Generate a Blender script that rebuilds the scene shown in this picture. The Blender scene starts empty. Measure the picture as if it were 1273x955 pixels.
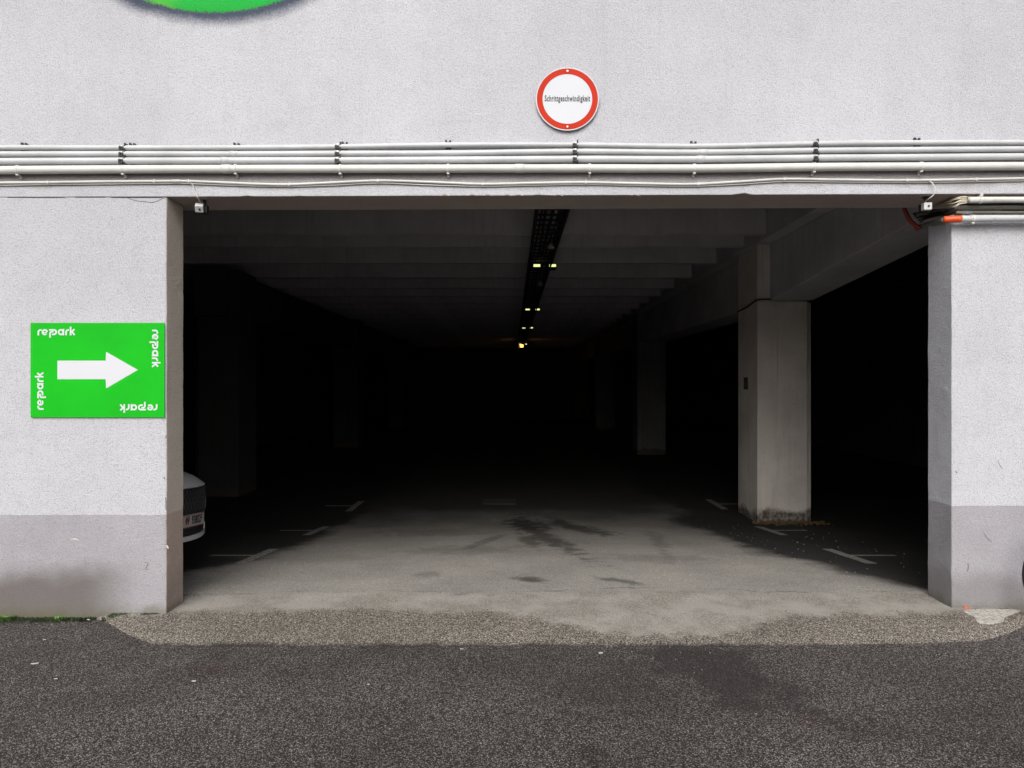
import bpy, bmesh, math, random
from mathutils import Vector, Matrix, noise

C = bpy.context.scene.collection
random.seed(7)

# ---------------------------------------------------------------- camera
F, CX, CY, H = 900.0, 636.5, 477.5, 1.74      # measured focal length (photo pixels), centre, eye height
cam_d = bpy.data.cameras.new("camera")
cam_d.sensor_width = 36.0
cam_d.lens = F / 1273.0 * 36.0
cam_d.clip_start = 0.05
cam_d.clip_end = 500.0
cam = bpy.data.objects.new("camera", cam_d)
cam.location = (0, 0, H)
cam.rotation_euler = (math.radians(90), 0, 0)
C.objects.link(cam)
bpy.context.scene.camera = cam

# ---------------------------------------------------------------- sky, sun, exposure (bright overcast day)
SUN_DIR = Vector((-0.12, -1.0, 0.84)).normalized()
w = bpy.data.worlds.new("World")
bpy.context.scene.world = w
w.use_nodes = True
wn = w.node_tree
for n in list(wn.nodes):
    wn.nodes.remove(n)
sky = wn.nodes.new("ShaderNodeTexSky")
sky.sky_type = 'NISHITA'
sky.sun_disc = False
sky.sun_elevation = math.asin(SUN_DIR.z)
sky.sun_rotation = math.atan2(SUN_DIR.x, SUN_DIR.y)
sky.air_density = 1.0
sky.dust_density = 6.0
sky.ozone_density = 1.0
hs = wn.nodes.new("ShaderNodeHueSaturation")
hs.inputs["Saturation"].default_value = 0.35
bg = wn.nodes.new("ShaderNodeBackground")
bg.inputs["Strength"].default_value = 0.15
wo = wn.nodes.new("ShaderNodeOutputWorld")
wn.links.new(sky.outputs[0], hs.inputs["Color"])
wn.links.new(hs.outputs[0], bg.inputs["Color"])
wn.links.new(bg.outputs[0], wo.inputs["Surface"])

sun_d = bpy.data.lights.new("sun", 'SUN')
sun_d.energy = 1.5
sun_d.angle = math.radians(48)
sun_d.color = (1.0, 0.965, 0.91)
sun = bpy.data.objects.new("sun", sun_d)
sun.rotation_euler = SUN_DIR.to_track_quat('Z', 'Y').to_euler()
sun.location = (-6, -8, 16)
C.objects.link(sun)

sc = bpy.context.scene
sc.view_settings.view_transform = 'Standard'
sc.view_settings.look = 'None'
sc.view_settings.exposure = 0.27
sc.view_settings.gamma = 1.0
sc.view_settings.use_curve_mapping = False
sc.render.engine = 'CYCLES'
sc.cycles.use_denoising = True
sc.cycles.max_bounces = 8
sc.cycles.diffuse_bounces = 5

# ---------------------------------------------------------------- helpers
def P(px, py, Y):
    """world point at distance Y that the photo shows at pixel (px, py)"""
    return Vector(((px - CX) * Y / F, Y, H - (py - CY) * Y / F))

def link(name, mesh, parent=None):
    o = bpy.data.objects.new(name, mesh)
    C.objects.link(o)
    if parent is not None:
        o.parent = parent
        o.matrix_parent_inverse = Matrix.Identity(4)
    return o

def tag(o, label=None, cat=None, group=None, kind=None):
    if label: o["label"] = label
    if cat: o["category"] = cat
    if group: o["group"] = group
    if kind: o["kind"] = kind
    return o

def empty(name, loc=(0, 0, 0), label=None, cat=None, group=None):
    o = bpy.data.objects.new(name, None)
    o.location = loc
    o.empty_display_size = 0.2
    C.objects.link(o)
    return tag(o, label, cat, group)

def finish(name, bm, mat, parent=None, smooth=False, bevel=0.0, segs=2):
    me = bpy.data.meshes.new(name)
    bmesh.ops.recalc_face_normals(bm, faces=bm.faces)
    bm.to_mesh(me)
    bm.free()
    if mat is not None:
        me.materials.append(mat)
    if smooth:
        for p in me.polygons:
            p.use_smooth = True
    o = link(name, me, parent)
    if bevel > 0:
        m = o.modifiers.new("bevel", 'BEVEL')
        m.width = bevel
        m.segments = segs
        m.limit_method = 'ANGLE'
        m.angle_limit = math.radians(40)
    return o

def box(bm, x0, x1, y0, y1, z0, z1):
    vs = [bm.verts.new((x, y, z)) for x in (x0, x1) for y in (y0, y1) for z in (z0, z1)]
    for f in ((0, 1, 3, 2), (4, 6, 7, 5), (0, 4, 5, 1), (2, 3, 7, 6), (0, 2, 6, 4), (1, 5, 7, 3)):
        bm.faces.new([vs[i] for i in f])
    return vs

def oriented_box(bm, c, ax, ay, az, hx, hy, hz):
    c = Vector(c)
    vs = []
    for sx in (-1, 1):
        for sy in (-1, 1):
            for sz in (-1, 1):
                vs.append(bm.verts.new(c + ax * hx * sx + ay * hy * sy + az * hz * sz))
    for f in ((0, 1, 3, 2), (4, 6, 7, 5), (0, 4, 5, 1), (2, 3, 7, 6), (0, 2, 6, 4), (1, 5, 7, 3)):
        bm.faces.new([vs[i] for i in f])

def grid_box(x0, x1, y0, y1, z0, z1, nx, ny, nz, jit=0.0, fn=None):
    """a box whose faces are grids, so that its edges can wander like hand-rendered plaster"""
    bm = bmesh.new()
    cache = {}
    def v(i, j, k):
        key = (i, j, k)
        if key not in cache:
            p = Vector((x0 + (x1 - x0) * i / nx, y0 + (y1 - y0) * j / ny, z0 + (z1 - z0) * k / nz))
            if jit:
                n = noise.noise_vector(p * 5.0) + 0.6 * noise.noise_vector(p * 17.0)
                p += n * jit
            if fn: p = fn(p)
            cache[key] = bm.verts.new(p)
        return cache[key]
    def quads(f, a, b):
        for s in range(a):
            for t in range(b):
                bm.faces.new((f(s, t), f(s + 1, t), f(s + 1, t + 1), f(s, t + 1)))
    for k in (0, nz): quads(lambda s, t: v(s, t, k), nx, ny)
    for j in (0, ny): quads(lambda s, t: v(s, j, t), nx, nz)
    for i in (0, nx): quads(lambda s, t: v(i, s, t), ny, nz)
    return bm

def smooth_path(pts, n=8):
    pts = [Vector(p) for p in pts]
    if len(pts) < 3:
        return pts
    out = []
    e = [2 * pts[0] - pts[1]] + pts + [2 * pts[-1] - pts[-2]]
    for i in range(1, len(e) - 2):
        a, b, c, d = e[i - 1], e[i], e[i + 1], e[i + 2]
        for k in range(n):
            t = k / n
            out.append(0.5 * ((2 * b) + (c - a) * t + (2 * a - 5 * b + 4 * c - d) * t * t + (3 * b - a - 3 * c + d) * t ** 3))
    out.append(pts[-1])
    return out

def tube(bm, pts, r, seg=12, cap=True):
    pts = [Vector(p) for p in pts]
    rings = []
    t0 = (pts[1] - pts[0]).normalized()
    up = Vector((0, 0, 1)) if abs(t0.z) < 0.9 else Vector((1, 0, 0))
    nrm = (up - t0 * up.dot(t0)).normalized()
    for i, p in enumerate(pts):
        t = (pts[min(i + 1, len(pts) - 1)] - pts[max(i - 1, 0)]).normalized()
        nrm = (nrm - t * nrm.dot(t)).normalized()
        b = t.cross(nrm)
        rr = r[i] if isinstance(r, (list, tuple)) else r
        rings.append([bm.verts.new(p + (nrm * math.cos(a) + b * math.sin(a)) * rr)
                      for a in [2 * math.pi * k / seg for k in range(seg)]])
    for A, B in zip(rings, rings[1:]):
        for k in range(seg):
            bm.faces.new((A[k], A[(k + 1) % seg], B[(k + 1) % seg], B[k]))
    if cap:
        bm.faces.new(rings[0][::-1])
        bm.faces.new(rings[-1])

def lathe(bm, prof, seg=20, axis='Z', at=(0, 0, 0)):
    at = Vector(at)
    rings = []
    for r, h in prof:
        ring = []
        for k in range(seg):
            a = 2 * math.pi * k / seg
            p = {'Z': Vector((r * math.cos(a), r * math.sin(a), h)),
                 'Y': Vector((r * math.cos(a), h, r * math.sin(a))),
                 'X': Vector((h, r * math.cos(a), r * math.sin(a)))}[axis]
            ring.append(bm.verts.new(at + p))
        rings.append(ring)
    for A, B in zip(rings, rings[1:]):
        for k in range(seg):
            bm.faces.new((A[k], A[(k + 1) % seg], B[(k + 1) % seg], B[k]))
    bm.faces.new(rings[0][::-1])
    bm.faces.new(rings[-1])

# ---------------------------------------------------------------- materials
class NT:
    def __init__(self, name):
        self.m = bpy.data.materials.new(name)
        self.m.use_nodes = True
        self.t = self.m.node_tree
        self.b = self.t.nodes["Principled BSDF"]
        self.co = self.n("ShaderNodeTexCoord").outputs["Object"]
    def n(self, typ, **kw):
        nd = self.t.nodes.new(typ)
        for k, v in kw.items():
            setattr(nd, k, v)
        return nd
    def put(self, sock, val):
        if isinstance(val, bpy.types.NodeSocket):
            self.t.links.new(val, sock)
        elif isinstance(val, (tuple, list)) and len(val) == 3 and sock.type == 'RGBA':
            sock.default_value = (*val, 1)
        else:
            sock.default_value = val
    def math(self, op, a, b=0.0, clamp=False):
        nd = self.n("ShaderNodeMath", operation=op, use_clamp=clamp)
        self.put(nd.inputs[0], a)
        self.put(nd.inputs[1], b)
        return nd.outputs[0]
    def noise(self, scale, detail=4, rough=0.55, vec=None, dist=0.0):
        nd = self.n("ShaderNodeTexNoise")
        self.put(nd.inputs["Vector"], vec if vec is not None else self.co)
        nd.inputs["Scale"].default_value = scale
        nd.inputs["Detail"].default_value = detail
        nd.inputs["Roughness"].default_value = rough
        nd.inputs["Distortion"].default_value = dist
        return nd.outputs["Fac"]
    def voronoi(self, scale, out="Distance", feature='F1', vec=None):
        nd = self.n("ShaderNodeTexVoronoi", feature=feature)
        self.put(nd.inputs["Vector"], vec if vec is not None else self.co)
        nd.inputs["Scale"].default_value = scale
        return nd.outputs[out]
    def stretch(self, s):
        nd = self.n("ShaderNodeMapping")
        self.put(nd.inputs["Vector"], self.co)
        nd.inputs["Scale"].default_value = s
        return nd.outputs[0]
    def xyz(self):
        nd = self.n("ShaderNodeSeparateXYZ")
        self.put(nd.inputs[0], self.co)
        return nd.outputs
    def step(self, v, lo, hi):
        nd = self.n("ShaderNodeMapRange", interpolation_type='SMOOTHSTEP')
        self.put(nd.inputs["Value"], v)
        self.put(nd.inputs["From Min"], lo)
        self.put(nd.inputs["From Max"], hi)
        return nd.outputs["Result"]
    def lin(self, v, lo, hi, a, b):
        nd = self.n("ShaderNodeMapRange")
        self.put(nd.inputs["Value"], v)
        self.put(nd.inputs["From Min"], lo)
        self.put(nd.inputs["From Max"], hi)
        self.put(nd.inputs["To Min"], a)
        self.put(nd.inputs["To Max"], b)
        return nd.outputs["Result"]
    def ramp(self, v, stops, const=False):
        nd = self.n("ShaderNodeValToRGB")
        self.put(nd.inputs[0], v)
        cr = nd.color_ramp
        if const: cr.interpolation = 'CONSTANT'
        while len(cr.elements) < len(stops):
            cr.elements.new(0.5)
        for e, (p, c) in zip(cr.elements, stops):
            e.position = p
            e.color = (*c, 1) if isinstance(c, (tuple, list)) else (c, c, c, 1)
        return nd.outputs[0]
    def mix(self, f, a, b, mode='MIX'):
        nd = self.n("ShaderNodeMix", data_type='RGBA', blend_type=mode)
        self.put(nd.inputs[0], f)
        self.put(nd.inputs[6], a)
        self.put(nd.inputs[7], b)
        return nd.outputs[2]
    def bump(self, h, strength, dist=0.01, prev=None):
        nd = self.n("ShaderNodeBump")
        nd.inputs["Strength"].default_value = strength
        nd.inputs["Distance"].default_value = dist
        self.put(nd.inputs["Height"], h)
        if prev is not None: self.put(nd.inputs["Normal"], prev)
        return nd.outputs[0]
    def done(self, col, rough=0.6, normal=None, metal=0.0, spec=None):
        self.put(self.b.inputs["Base Color"], col)
        self.put(self.b.inputs["Roughness"], rough)
        self.b.inputs["Metallic"].default_value = metal
        if spec is not None: self.b.inputs["Specular IOR Level"].default_value = spec
        if normal is not None: self.put(self.b.inputs["Normal"], normal)
        return self.m

def plain(name, col, rough=0.5, metal=0.0, vary=0.18, scale=9.0, bump=0.0, spec=None):
    k = NT(name)
    n = k.noise(scale, 5, 0.6)
    c = k.mix(k.lin(n, 0.3, 0.7, 0, 1), tuple(x * (1 - vary) for x in col), tuple(min(1, x * (1 + vary * 0.6)) for x in col))
    nm = k.bump(k.noise(scale * 14, 3), bump, 0.002) if bump else None
    return k.done(c, rough, nm, metal, spec)

def glow(name, col, strength):
    k = NT(name)
    k.b.inputs["Base Color"].default_value = (*col, 1)
    k.b.inputs["Emission Color"].default_value = (*col, 1)
    k.b.inputs["Emission Strength"].default_value = strength
    return k.m

def plaster(name, base, plinth_z=None, plinth=None, warm=0.0, stain=0.0, mural=False):
    k = NT(name)
    x, y, z = k.xyz()[0:3]
    grain = k.noise(120, 3, 0.7)
    pits = k.voronoi(120)
    big = k.noise(0.55, 5, 0.62)
    streak = k.noise(1.0, 5, 0.65, vec=k.stretch((2.2, 2.2, 0.35)))
    mid = k.noise(7, 5, 0.6)
    c = k.mix(k.lin(big, 0.32, 0.68, 0, 1), tuple(v * 0.86 for v in base), base)
    c = k.mix(k.lin(streak, 0.42, 0.75, 0, 0.30), c, (base[0] * 0.78, base[1] * 0.77, base[2] * 0.78))
    c = k.mix(k.lin(mid, 0.52, 0.75, 0, 0.24), c, (base[0] * 0.70, base[1] * 0.68, base[2] * 0.66))
    if plinth_z is not None:
        edge = k.math('ADD', z, k.lin(k.noise(30, 3), 0.3, 0.7, -0.004, 0.004))
        pm = k.math('LESS_THAN', edge, plinth_z)
        pc = k.mix(k.lin(k.noise(1.6, 5, 0.65), 0.35, 0.68, 0, 1), plinth, tuple(v * 0.82 for v in plinth))
        pc = k.mix(k.lin(k.noise(19, 4, 0.6), 0.66, 0.72, 0, 0.14), pc, (0.5, 0.48, 0.48))
        if stain:
            # splash dirt with its own wavy outline along the foot of the wall
            hgt = k.math('ADD', z, k.lin(k.noise(1.3, 3, 0.5), 0.2, 0.8, -0.20, 0.20))
            dm = k.math('SUBTRACT', 1.0, k.step(hgt, 0.12, 0.36))
            if stain > 0.5:
                dm = k.math('MULTIPLY', dm, k.math('SUBTRACT', 1.0, k.step(x, -3.35, -2.8)))
            pc = k.mix(k.math('MULTIPLY', dm, stain), pc, (0.105, 0.092, 0.083))
            mm = k.math('SUBTRACT', 1.0, k.step(k.math('ADD', z, k.lin(k.noise(6, 4), 0.2, 0.8, -0.06, 0.06)), -0.06, 0.06))
            pc = k.mix(k.math('MULTIPLY', mm, 0.6), pc, (0.10, 0.10, 0.05))
        c = k.mix(pm, c, pc)
    if mural:
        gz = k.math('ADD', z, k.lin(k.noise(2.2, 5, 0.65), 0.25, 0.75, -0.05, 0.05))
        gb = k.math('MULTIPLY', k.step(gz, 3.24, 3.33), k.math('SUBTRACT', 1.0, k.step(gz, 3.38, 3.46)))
        c = k.mix(k.math('MULTIPLY', gb, 0.5), c, (0.22, 0.185, 0.165))  # band under the pipes: part grime, part their shadow painted in
        st2 = k.noise(1.0, 5, 0.7, vec=k.stretch((5.0, 5.0, 0.22)))
        c = k.mix(k.lin(st2, 0.55, 0.8, 0, 0.30), c, (0.30, 0.29, 0.29))
        # foot of a sprayed mural: green disc, soft dark blue outline
        dx = k.math('ADD', x, 2.31)
        dz = k.math('SUBTRACT', z, 6.135)
        d = k.math('SQRT', k.math('ADD', k.math('MULTIPLY', dx, dx), k.math('MULTIPLY', dz, dz)))
        d = k.math('ADD', d, k.lin(k.noise(60, 3), 0.3, 0.7, -0.012, 0.012))
        d2 = k.math('ADD', d, k.lin(k.noise(2.5, 4), 0.25, 0.75, -0.03, 0.03))
        haze = k.math('SUBTRACT', 1.0, k.step(d2, 1.545, 1.67))
        c = k.mix(k.math('MULTIPLY', haze, 0.97), c, (0.035, 0.05, 0.085))
        gm = k.math('SUBTRACT', 1.0, k.step(d, 1.505, 1.535))
        gc = k.mix(k.step(k.math('ADD', x, k.lin(k.noise(5, 2), 0.3, 0.7, -0.05, 0.05)), -2.82, -2.5), (0.17, 0.40, 0.02), (0.005, 0.36, 0.03))
        gc = k.mix(k.step(z, 4.60, 4.78), gc, (0.008, 0.42, 0.06))
        c = k.mix(gm, c, gc)
    c = k.mix(k.math('MULTIPLY', k.step(pits, 0.5, 0.8), 0.55), c, k.mix(0.5, c, (0.14, 0.13, 0.13)), 'MIX')
    c = k.mix(k.lin(grain, 0.33, 0.56, 0.30, 0.0), c, k.mix(0.55, c, (0.12, 0.115, 0.115)))
    hgt = k.math('ADD', k.math('MULTIPLY', grain, 1.0), k.math('MULTIPLY', k.noise(30, 4, 0.6), 0.7))
    nm = k.bump(hgt, 0.6, 0.012)
    nm = k.bump(k.noise(3, 3), 0.15, 0.03, nm)
    return k.done(c, 0.93, nm, spec=0.2)

WHITE = (0.512, 0.522, 0.565)
PLINTH = (0.362, 0.354, 0.385)
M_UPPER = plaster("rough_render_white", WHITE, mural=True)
M_LEFT = plaster("rough_render_left", WHITE, 0.728, PLINTH, stain=0.85)
M_RIGHT = plaster("rough_render_right", (0.528, 0.538, 0.58), 0.775, PLINTH, stain=0.45)

def concrete(name, base, dirt=None, foot=None):
    k = NT(name)
    z = k.xyz()[2]
    n = k.noise(1.3, 6, 0.62)
    c = k.mix(k.lin(n, 0.3, 0.7, 0, 1), tuple(v * 0.72 for v in base), base)
    st = k.noise(2.0, 5, 0.6, vec=k.stretch((6, 6, 0.3)))
    c = k.mix(k.lin(st, 0.52, 0.72, 0, 0.4), c, tuple(v * 0.5 for v in base))
    c = k.mix(k.step(k.noise(26, 4, 0.7), 0.64, 0.72), c, tuple(v * 0.4 for v in base))
    if foot is not None:
        e = k.math('ADD', z, k.lin(k.noise(3.2, 3, 0.6), 0.25, 0.75, -0.11, 0.11))
        m = k.math('SUBTRACT', 1.0, k.step(e, foot - 0.02, foot + 0.10))
        c = k.mix(k.math('MULTIPLY', m, k.lin(k.noise(18, 4), 0.3, 0.6, 0.6, 1.0)), c, (0.085, 0.075, 0.055))
    nm = k.bump(k.noise(40, 5, 0.6), 0.3, 0.006)
    return k.done(c, 0.85, nm, spec=0.25)

M_PILLAR = concrete("painted_concrete_pillar", (0.80, 0.745, 0.69), foot=-0.36)
M_PILLAR_DARK = concrete("depth_darkened_pillar", (0.20, 0.20, 0.205), foot=-0.36)  # pillars farther back: darkness of the depth put into the colour
M_PILLAR_GLOOM = concrete("gloom_darkened_pillar", (0.07, 0.068, 0.068), foot=-0.36)  # left row and its beam: interior shade put into the colour
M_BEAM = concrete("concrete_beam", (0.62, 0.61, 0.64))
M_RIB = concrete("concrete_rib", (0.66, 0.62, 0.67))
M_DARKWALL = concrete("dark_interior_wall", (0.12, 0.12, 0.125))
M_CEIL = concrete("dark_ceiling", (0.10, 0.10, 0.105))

def asphalt(name, dark, mid, light, scale, share, big=(0.75, 1.15), brown=None, bump=0.9, rough=0.85, k=None):
    k = k or NT(name)
    col = k.voronoi(scale, "Color")
    sp = k.n("ShaderNodeSeparateColor")
    k.put(sp.inputs[0], col)
    agg = k.ramp(sp.outputs[0], [(0.0, dark), (1 - share * 2.2, mid), (1 - share * 0.8, tuple(0.5 * (a + b) for a, b in zip(mid, light))), (1.0, light)])
    tint = k.mix(k.lin(sp.outputs[1], 0.0, 1.0, 0.0, 0.35), agg, k.mix(1.0, agg, (1.0, 0.91, 0.82), 'MULTIPLY'))
    fine = k.noise(scale * 2.6, 2, 0.7)
    c = k.mix(k.lin(fine, 0.35, 0.62, 0.65, 0.0), tint, tuple(v * 0.6 for v in dark))
    b = k.noise(0.9, 5, 0.6)
    f = k.lin(b, 0.3, 0.7, big[0], big[1])
    g = k.n("ShaderNodeCombineColor")
    for i in range(3): k.put(g.inputs[i], f)
    c = k.mix(1.0, c, g.outputs[0], 'MULTIPLY')
    if brown is not None:
        c = k.mix(k.step(k.noise(0.8, 4, 0.6), 0.55, 0.72), c, k.mix(1.0, c, brown, 'MULTIPLY'))
    d = k.voronoi(scale, "Distance")
    h = k.math('SUBTRACT', 1.0, d)
    nm = k.bump(h, bump, 0.006)
    return k, c, nm, rough

k, c, nm, r = asphalt("road_asphalt", (0.006, 0.0055, 0.006), (0.032, 0.028, 0.029), (0.47, 0.425, 0.40), 205, 0.17, (0.70, 1.25), (0.62, 0.52, 0.52))
x, y, z = k.xyz()[0:3]
def blob(k, cx, cy, rx, ry, nscale=3.0, amt=0.5, rot=0.0):
    x, y, z = k.xyz()[0:3]
    ca, sa = math.cos(rot), math.sin(rot)
    ax = k.math('SUBTRACT', x, cx)
    ay = k.math('SUBTRACT', y, cy)
    u = k.math('DIVIDE', k.math('ADD', k.math('MULTIPLY', ax, ca), k.math('MULTIPLY', ay, sa)), rx)
    v = k.math('DIVIDE', k.math('SUBTRACT', k.math('MULTIPLY', ay, ca), k.math('MULTIPLY', ax, sa)), ry)
    d = k.math('SQRT', k.math('ADD', k.math('MULTIPLY', u, u), k.math('MULTIPLY', v, v)))
    d = k.math('ADD', d, k.lin(k.noise(nscale, 5, 0.65), 0.2, 0.8, -amt, amt))
    return k.math('SUBTRACT', 1.0, k.step(d, 0.35, 1.25))
c = k.mix(k.math('MULTIPLY', blob(k, 1.30, 4.60, 0.36, 0.70, 4.0, 0.9, 0.45), 0.66), c, (0.018, 0.014, 0.014))
c = k.mix(k.math('MULTIPLY', blob(k, 0.55, 4.4, 0.5, 0.5, 2.5, 0.8), 0.3), c, (0.02, 0.016, 0.015))
M_ROAD = k.done(c, r, nm, spec=0.3)


# garage floor: dark asphalt, worn pale by tyres and dust along the aisle, with oil stains
k, c, nm, r = asphalt("garage_floor_asphalt", (0.02, 0.02, 0.02), (0.036, 0.035, 0.034), (0.11, 0.105, 0.10), 170, 0.12, (0.8, 1.15), None, bump=0.45)
k2 = k
x, y, z = k.xyz()[0:3]
fine = k.noise(150, 3, 0.7)
pg = k.n("ShaderNodeSeparateColor"); k.put(pg.inputs[0], k.voronoi(150, "Color"))
pale = k.mix(k.lin(fine, 0.36, 0.64, 0, 1), (0.202, 0.19, 0.174), (0.465, 0.44, 0.405))
pale = k.mix(k.lin(pg.outputs[0], 0.0, 1.0, 0.6, 0.0), pale, (0.11, 0.104, 0.097))
pale = k.mix(k.math('MULTIPLY', k.math('GREATER_THAN', pg.outputs[1], 0.90), 0.6), pale, (0.55, 0.53, 0.49))
cl = k.noise(1.1, 6, 0.65)
pale = k.mix(k.lin(cl, 0.35, 0.7, 0, 0.5), pale, (0.135, 0.13, 0.122))
spk = k.voronoi(60, "Color")
sp = k.n("ShaderNodeSeparateColor"); k.put(sp.inputs[0], spk)
pale = k.mix(k.math('MULTIPLY', k.math('GREATER_THAN', sp.outputs[0], 0.992), 0.5), pale, (0.5, 0.49, 0.46))
# width of the worn lane: from the whole opening at the threshold to the aisle between the bays
half = k.math('ADD', k.lin(y, 6.1, 8.4, 3.55, 2.72), k.lin(k.noise(0.8, 5, 0.6), 0.2, 0.8, -0.45, 0.45))
ax = k.math('ABSOLUTE', k.math('SUBTRACT', x, 0.12))
worn = k.math('SUBTRACT', 1.0, k.step(k.math('SUBTRACT', ax, half), -0.22, 0.22))
far = k.math('SUBTRACT', 1.0, k.step(k.math('ADD', y, k.lin(k.noise(0.7, 4), 0.2, 0.8, -1.2, 1.2)), 10.2, 13.6))  # pale lane fades with depth, painting the interior darkness into the floor
worn = k.math('MULTIPLY', worn, k.lin(far, 0, 1, 0.10, 1.0))
c = k.mix(worn, c, pale)
# paler cement threshold strip
wv = k.math('ADD', y, k.math('ADD', k.lin(k.noise(0.6, 3), 0.25, 0.75, -0.22, 0.22), k.lin(k.noise(5, 5, 0.7), 0.25, 0.75, -0.07, 0.07)))
c_floor = c
_, c, nm2, r = asphalt("apron_asphalt", (0.027, 0.024, 0.021), (0.14, 0.127, 0.112), (0.62, 0.57, 0.505), 165, 0.22, (0.85, 1.2), (0.85, 0.75, 0.65), bump=0.9, k=k)
x, y, z = k.xyz()[0:3]
ed = k.math('ADD', y, k.lin(k.noise(7, 4), 0.25, 0.75, -0.03, 0.03))
c = k.mix(k.math('MULTIPLY', k.math('SUBTRACT', 1.0, k.step(ed, 5.01, 5.085)), 0.85), c, (0.018, 0.016, 0.016))
# smeared cement reaching out of the opening: its outer edge as distance over x
EDGE = [(-2.9, 5.60), (-2.45, 5.63), (-2.0, 5.67), (-1.2, 5.70), (-0.65, 5.67), (-0.2, 5.62), (0.05, 5.56), (0.30, 5.44), (0.52, 5.30), (0.72, 5.21), (1.05, 5.185), (1.35, 5.19), (1.62, 5.25), (1.85, 5.40), (2.05, 5.52), (2.5, 5.58), (3.1, 5.62), (3.6, 5.70)]
er = k.ramp(k.lin(x, -3.2, 3.8, 0.0, 1.0), [((a + 3.2) / 7.0, (b - 5.0)) for a, b in EDGE])
wob_ = k.math('ADD', k.lin(k.noise(3.5, 7, 0.75), 0.2, 0.8, -0.16, 0.16), k.lin(k.noise(90, 3, 0.8), 0.3, 0.7, -0.06, 0.06))
bd = k.math('SUBTRACT', k.math('ADD', y, wob_), k.math('ADD', er, 5.0))
pm = k.step(bd, -0.07, 0.07)
patch = k.step(k.noise(2.2, 5, 0.65), 0.40, 0.62)
pf = k.noise(150, 3, 0.7)
palec = k.mix(k.lin(pf, 0.36, 0.64, 0, 1), (0.173, 0.163, 0.148), (0.46, 0.438, 0.402))
c = k.mix(k.math('MULTIPLY', pm, k.lin(patch, 0, 1, 0.5, 0.95)), c, palec)
th = k.math('SUBTRACT', 1.0, k.step(wv, 6.06, 6.26))
c_apron = c
c = k.mix(th, c_floor, c_apron)
jl = k.math('SUBTRACT', 1.0, k.step(k.math('ABSOLUTE', k.math('SUBTRACT', wv, 6.22)), 0.005, 0.02))
c = k.mix(k.math('MULTIPLY', jl, k.lin(k.noise(2.3, 4), 0.4, 0.62, 0.0, 0.65)), c, (0.04, 0.037, 0.033))
for b in ((0.42, 10.0, 0.20, 2.0, 0.18, .75), (1.0, 11.0, 0.26, 1.2, 0.36, .75), (0.22, 11.4, 0.36, 0.9, 0.2, .8), (0.20, 9.5, 0.12, 0.8, 0.15, .6), (-0.32, 9.5, 0.10, 0.8, -0.3, .4), (0.17, 6.72, 0.13, 0.24, 0.78, .75), (0.95, 6.68, 0.10, 0.26, 0.78, .6), (-0.78, 6.95, 0.16, 0.16, 0.0, .35), (-0.6, 8.7, 0.7, 0.40, 0.3, .3), (1.6, 8.0, 0.8, 0.3, 0.0, .2), (-1.2, 10.4, 0.9, 0.5, 0.0, .3), (1.9, 9.4, 0.12, 1.3, -0.1, .3)):
    c = k.mix(k.math('MULTIPLY', blob(k, b[0], b[1], b[2], b[3], 5.0, 0.85, b[4]), b[5]), c, (0.022, 0.02, 0.019))
mv = k.n("ShaderNodeMix", data_type='VECTOR')
k.put(mv.inputs[0], th); k.put(mv.inputs[4], nm); k.put(mv.inputs[5], nm2)
M_FLOOR = k.done(c, 0.9, mv.outputs[1], spec=0.22)
M_APRON = M_FLOOR

M_CEMENT = plain("pale_cement", (0.37, 0.35, 0.32), 0.92, 0, 0.55, 35, 0.6)
M_LINE = plain("worn_white_line_paint", (0.27, 0.26, 0.24), 0.8, 0, 0.7, 26)
M_PIPE = plain("pale_grey_plastic_conduit", (0.45, 0.465, 0.48), 0.45, 0, 0.14, 3.5)
M_PIPE_W = plain("cream_white_plastic_conduit", (0.53, 0.53, 0.51), 0.45, 0, 0.14, 3.0)
M_PIPE_D = plain("dull_grey_green_conduit", (0.20, 0.20, 0.175), 0.5, 0, 0.2, 4)
M_CLAMP = plain("galvanised_clamp", (0.42, 0.43, 0.45), 0.4, 0.6, 0.3, 40)
M_BLACK = plain("black_rubber", (0.012, 0.012, 0.014), 0.55, 0, 0.2, 12)
M_TRAY = plain("blackened_steel_tray", (0.006, 0.006, 0.007), 0.85, 0.0, 0.3, 6)
M_ORANGE = plain("orange_conduit_sleeve", (0.62, 0.075, 0.012), 0.45, 0, 0.2, 25)
M_RED = plain("dark_red_corrugated_hose", (0.30, 0.022, 0.012), 0.5, 0, 0.2, 25)
M_CREAM = plain("cream_cable", (0.62, 0.58, 0.46), 0.45, 0, 0.15, 20)
M_SIGNGREEN = plain("green_sign_vinyl", (0.006, 0.37, 0.010), 0.6, 0, 0.10, 2.5, spec=0.12)
M_SIGNWHITE = plain("white_sign_vinyl", (0.52, 0.535, 0.575), 0.6, 0, 0.04, 3, spec=0.12)
M_SIGNRED = plain("red_sign_film", (0.42, 0.024, 0.007), 0.6, 0, 0.12, 6, spec=0.12)
M_SIGNFACE = plain("white_sign_face", (0.52, 0.54, 0.58), 0.6, 0, 0.03, 4, spec=0.12)
M_INK = plain("black_sign_lettering", (0.02, 0.02, 0.025), 0.5, 0, 0.1, 8)
M_ALU = plain("grey_metal", (0.5, 0.5, 0.5), 0.45, 0.5, 0.2, 12)
M_WHITEBOX = plain("white_plastic_housing", (0.48, 0.48, 0.48), 0.55, 0, 0.06, 20)
M_CRACK = plain("open_joint_dirt", (0.05, 0.045, 0.04), 0.95, 0, 0.2, 20)

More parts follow.
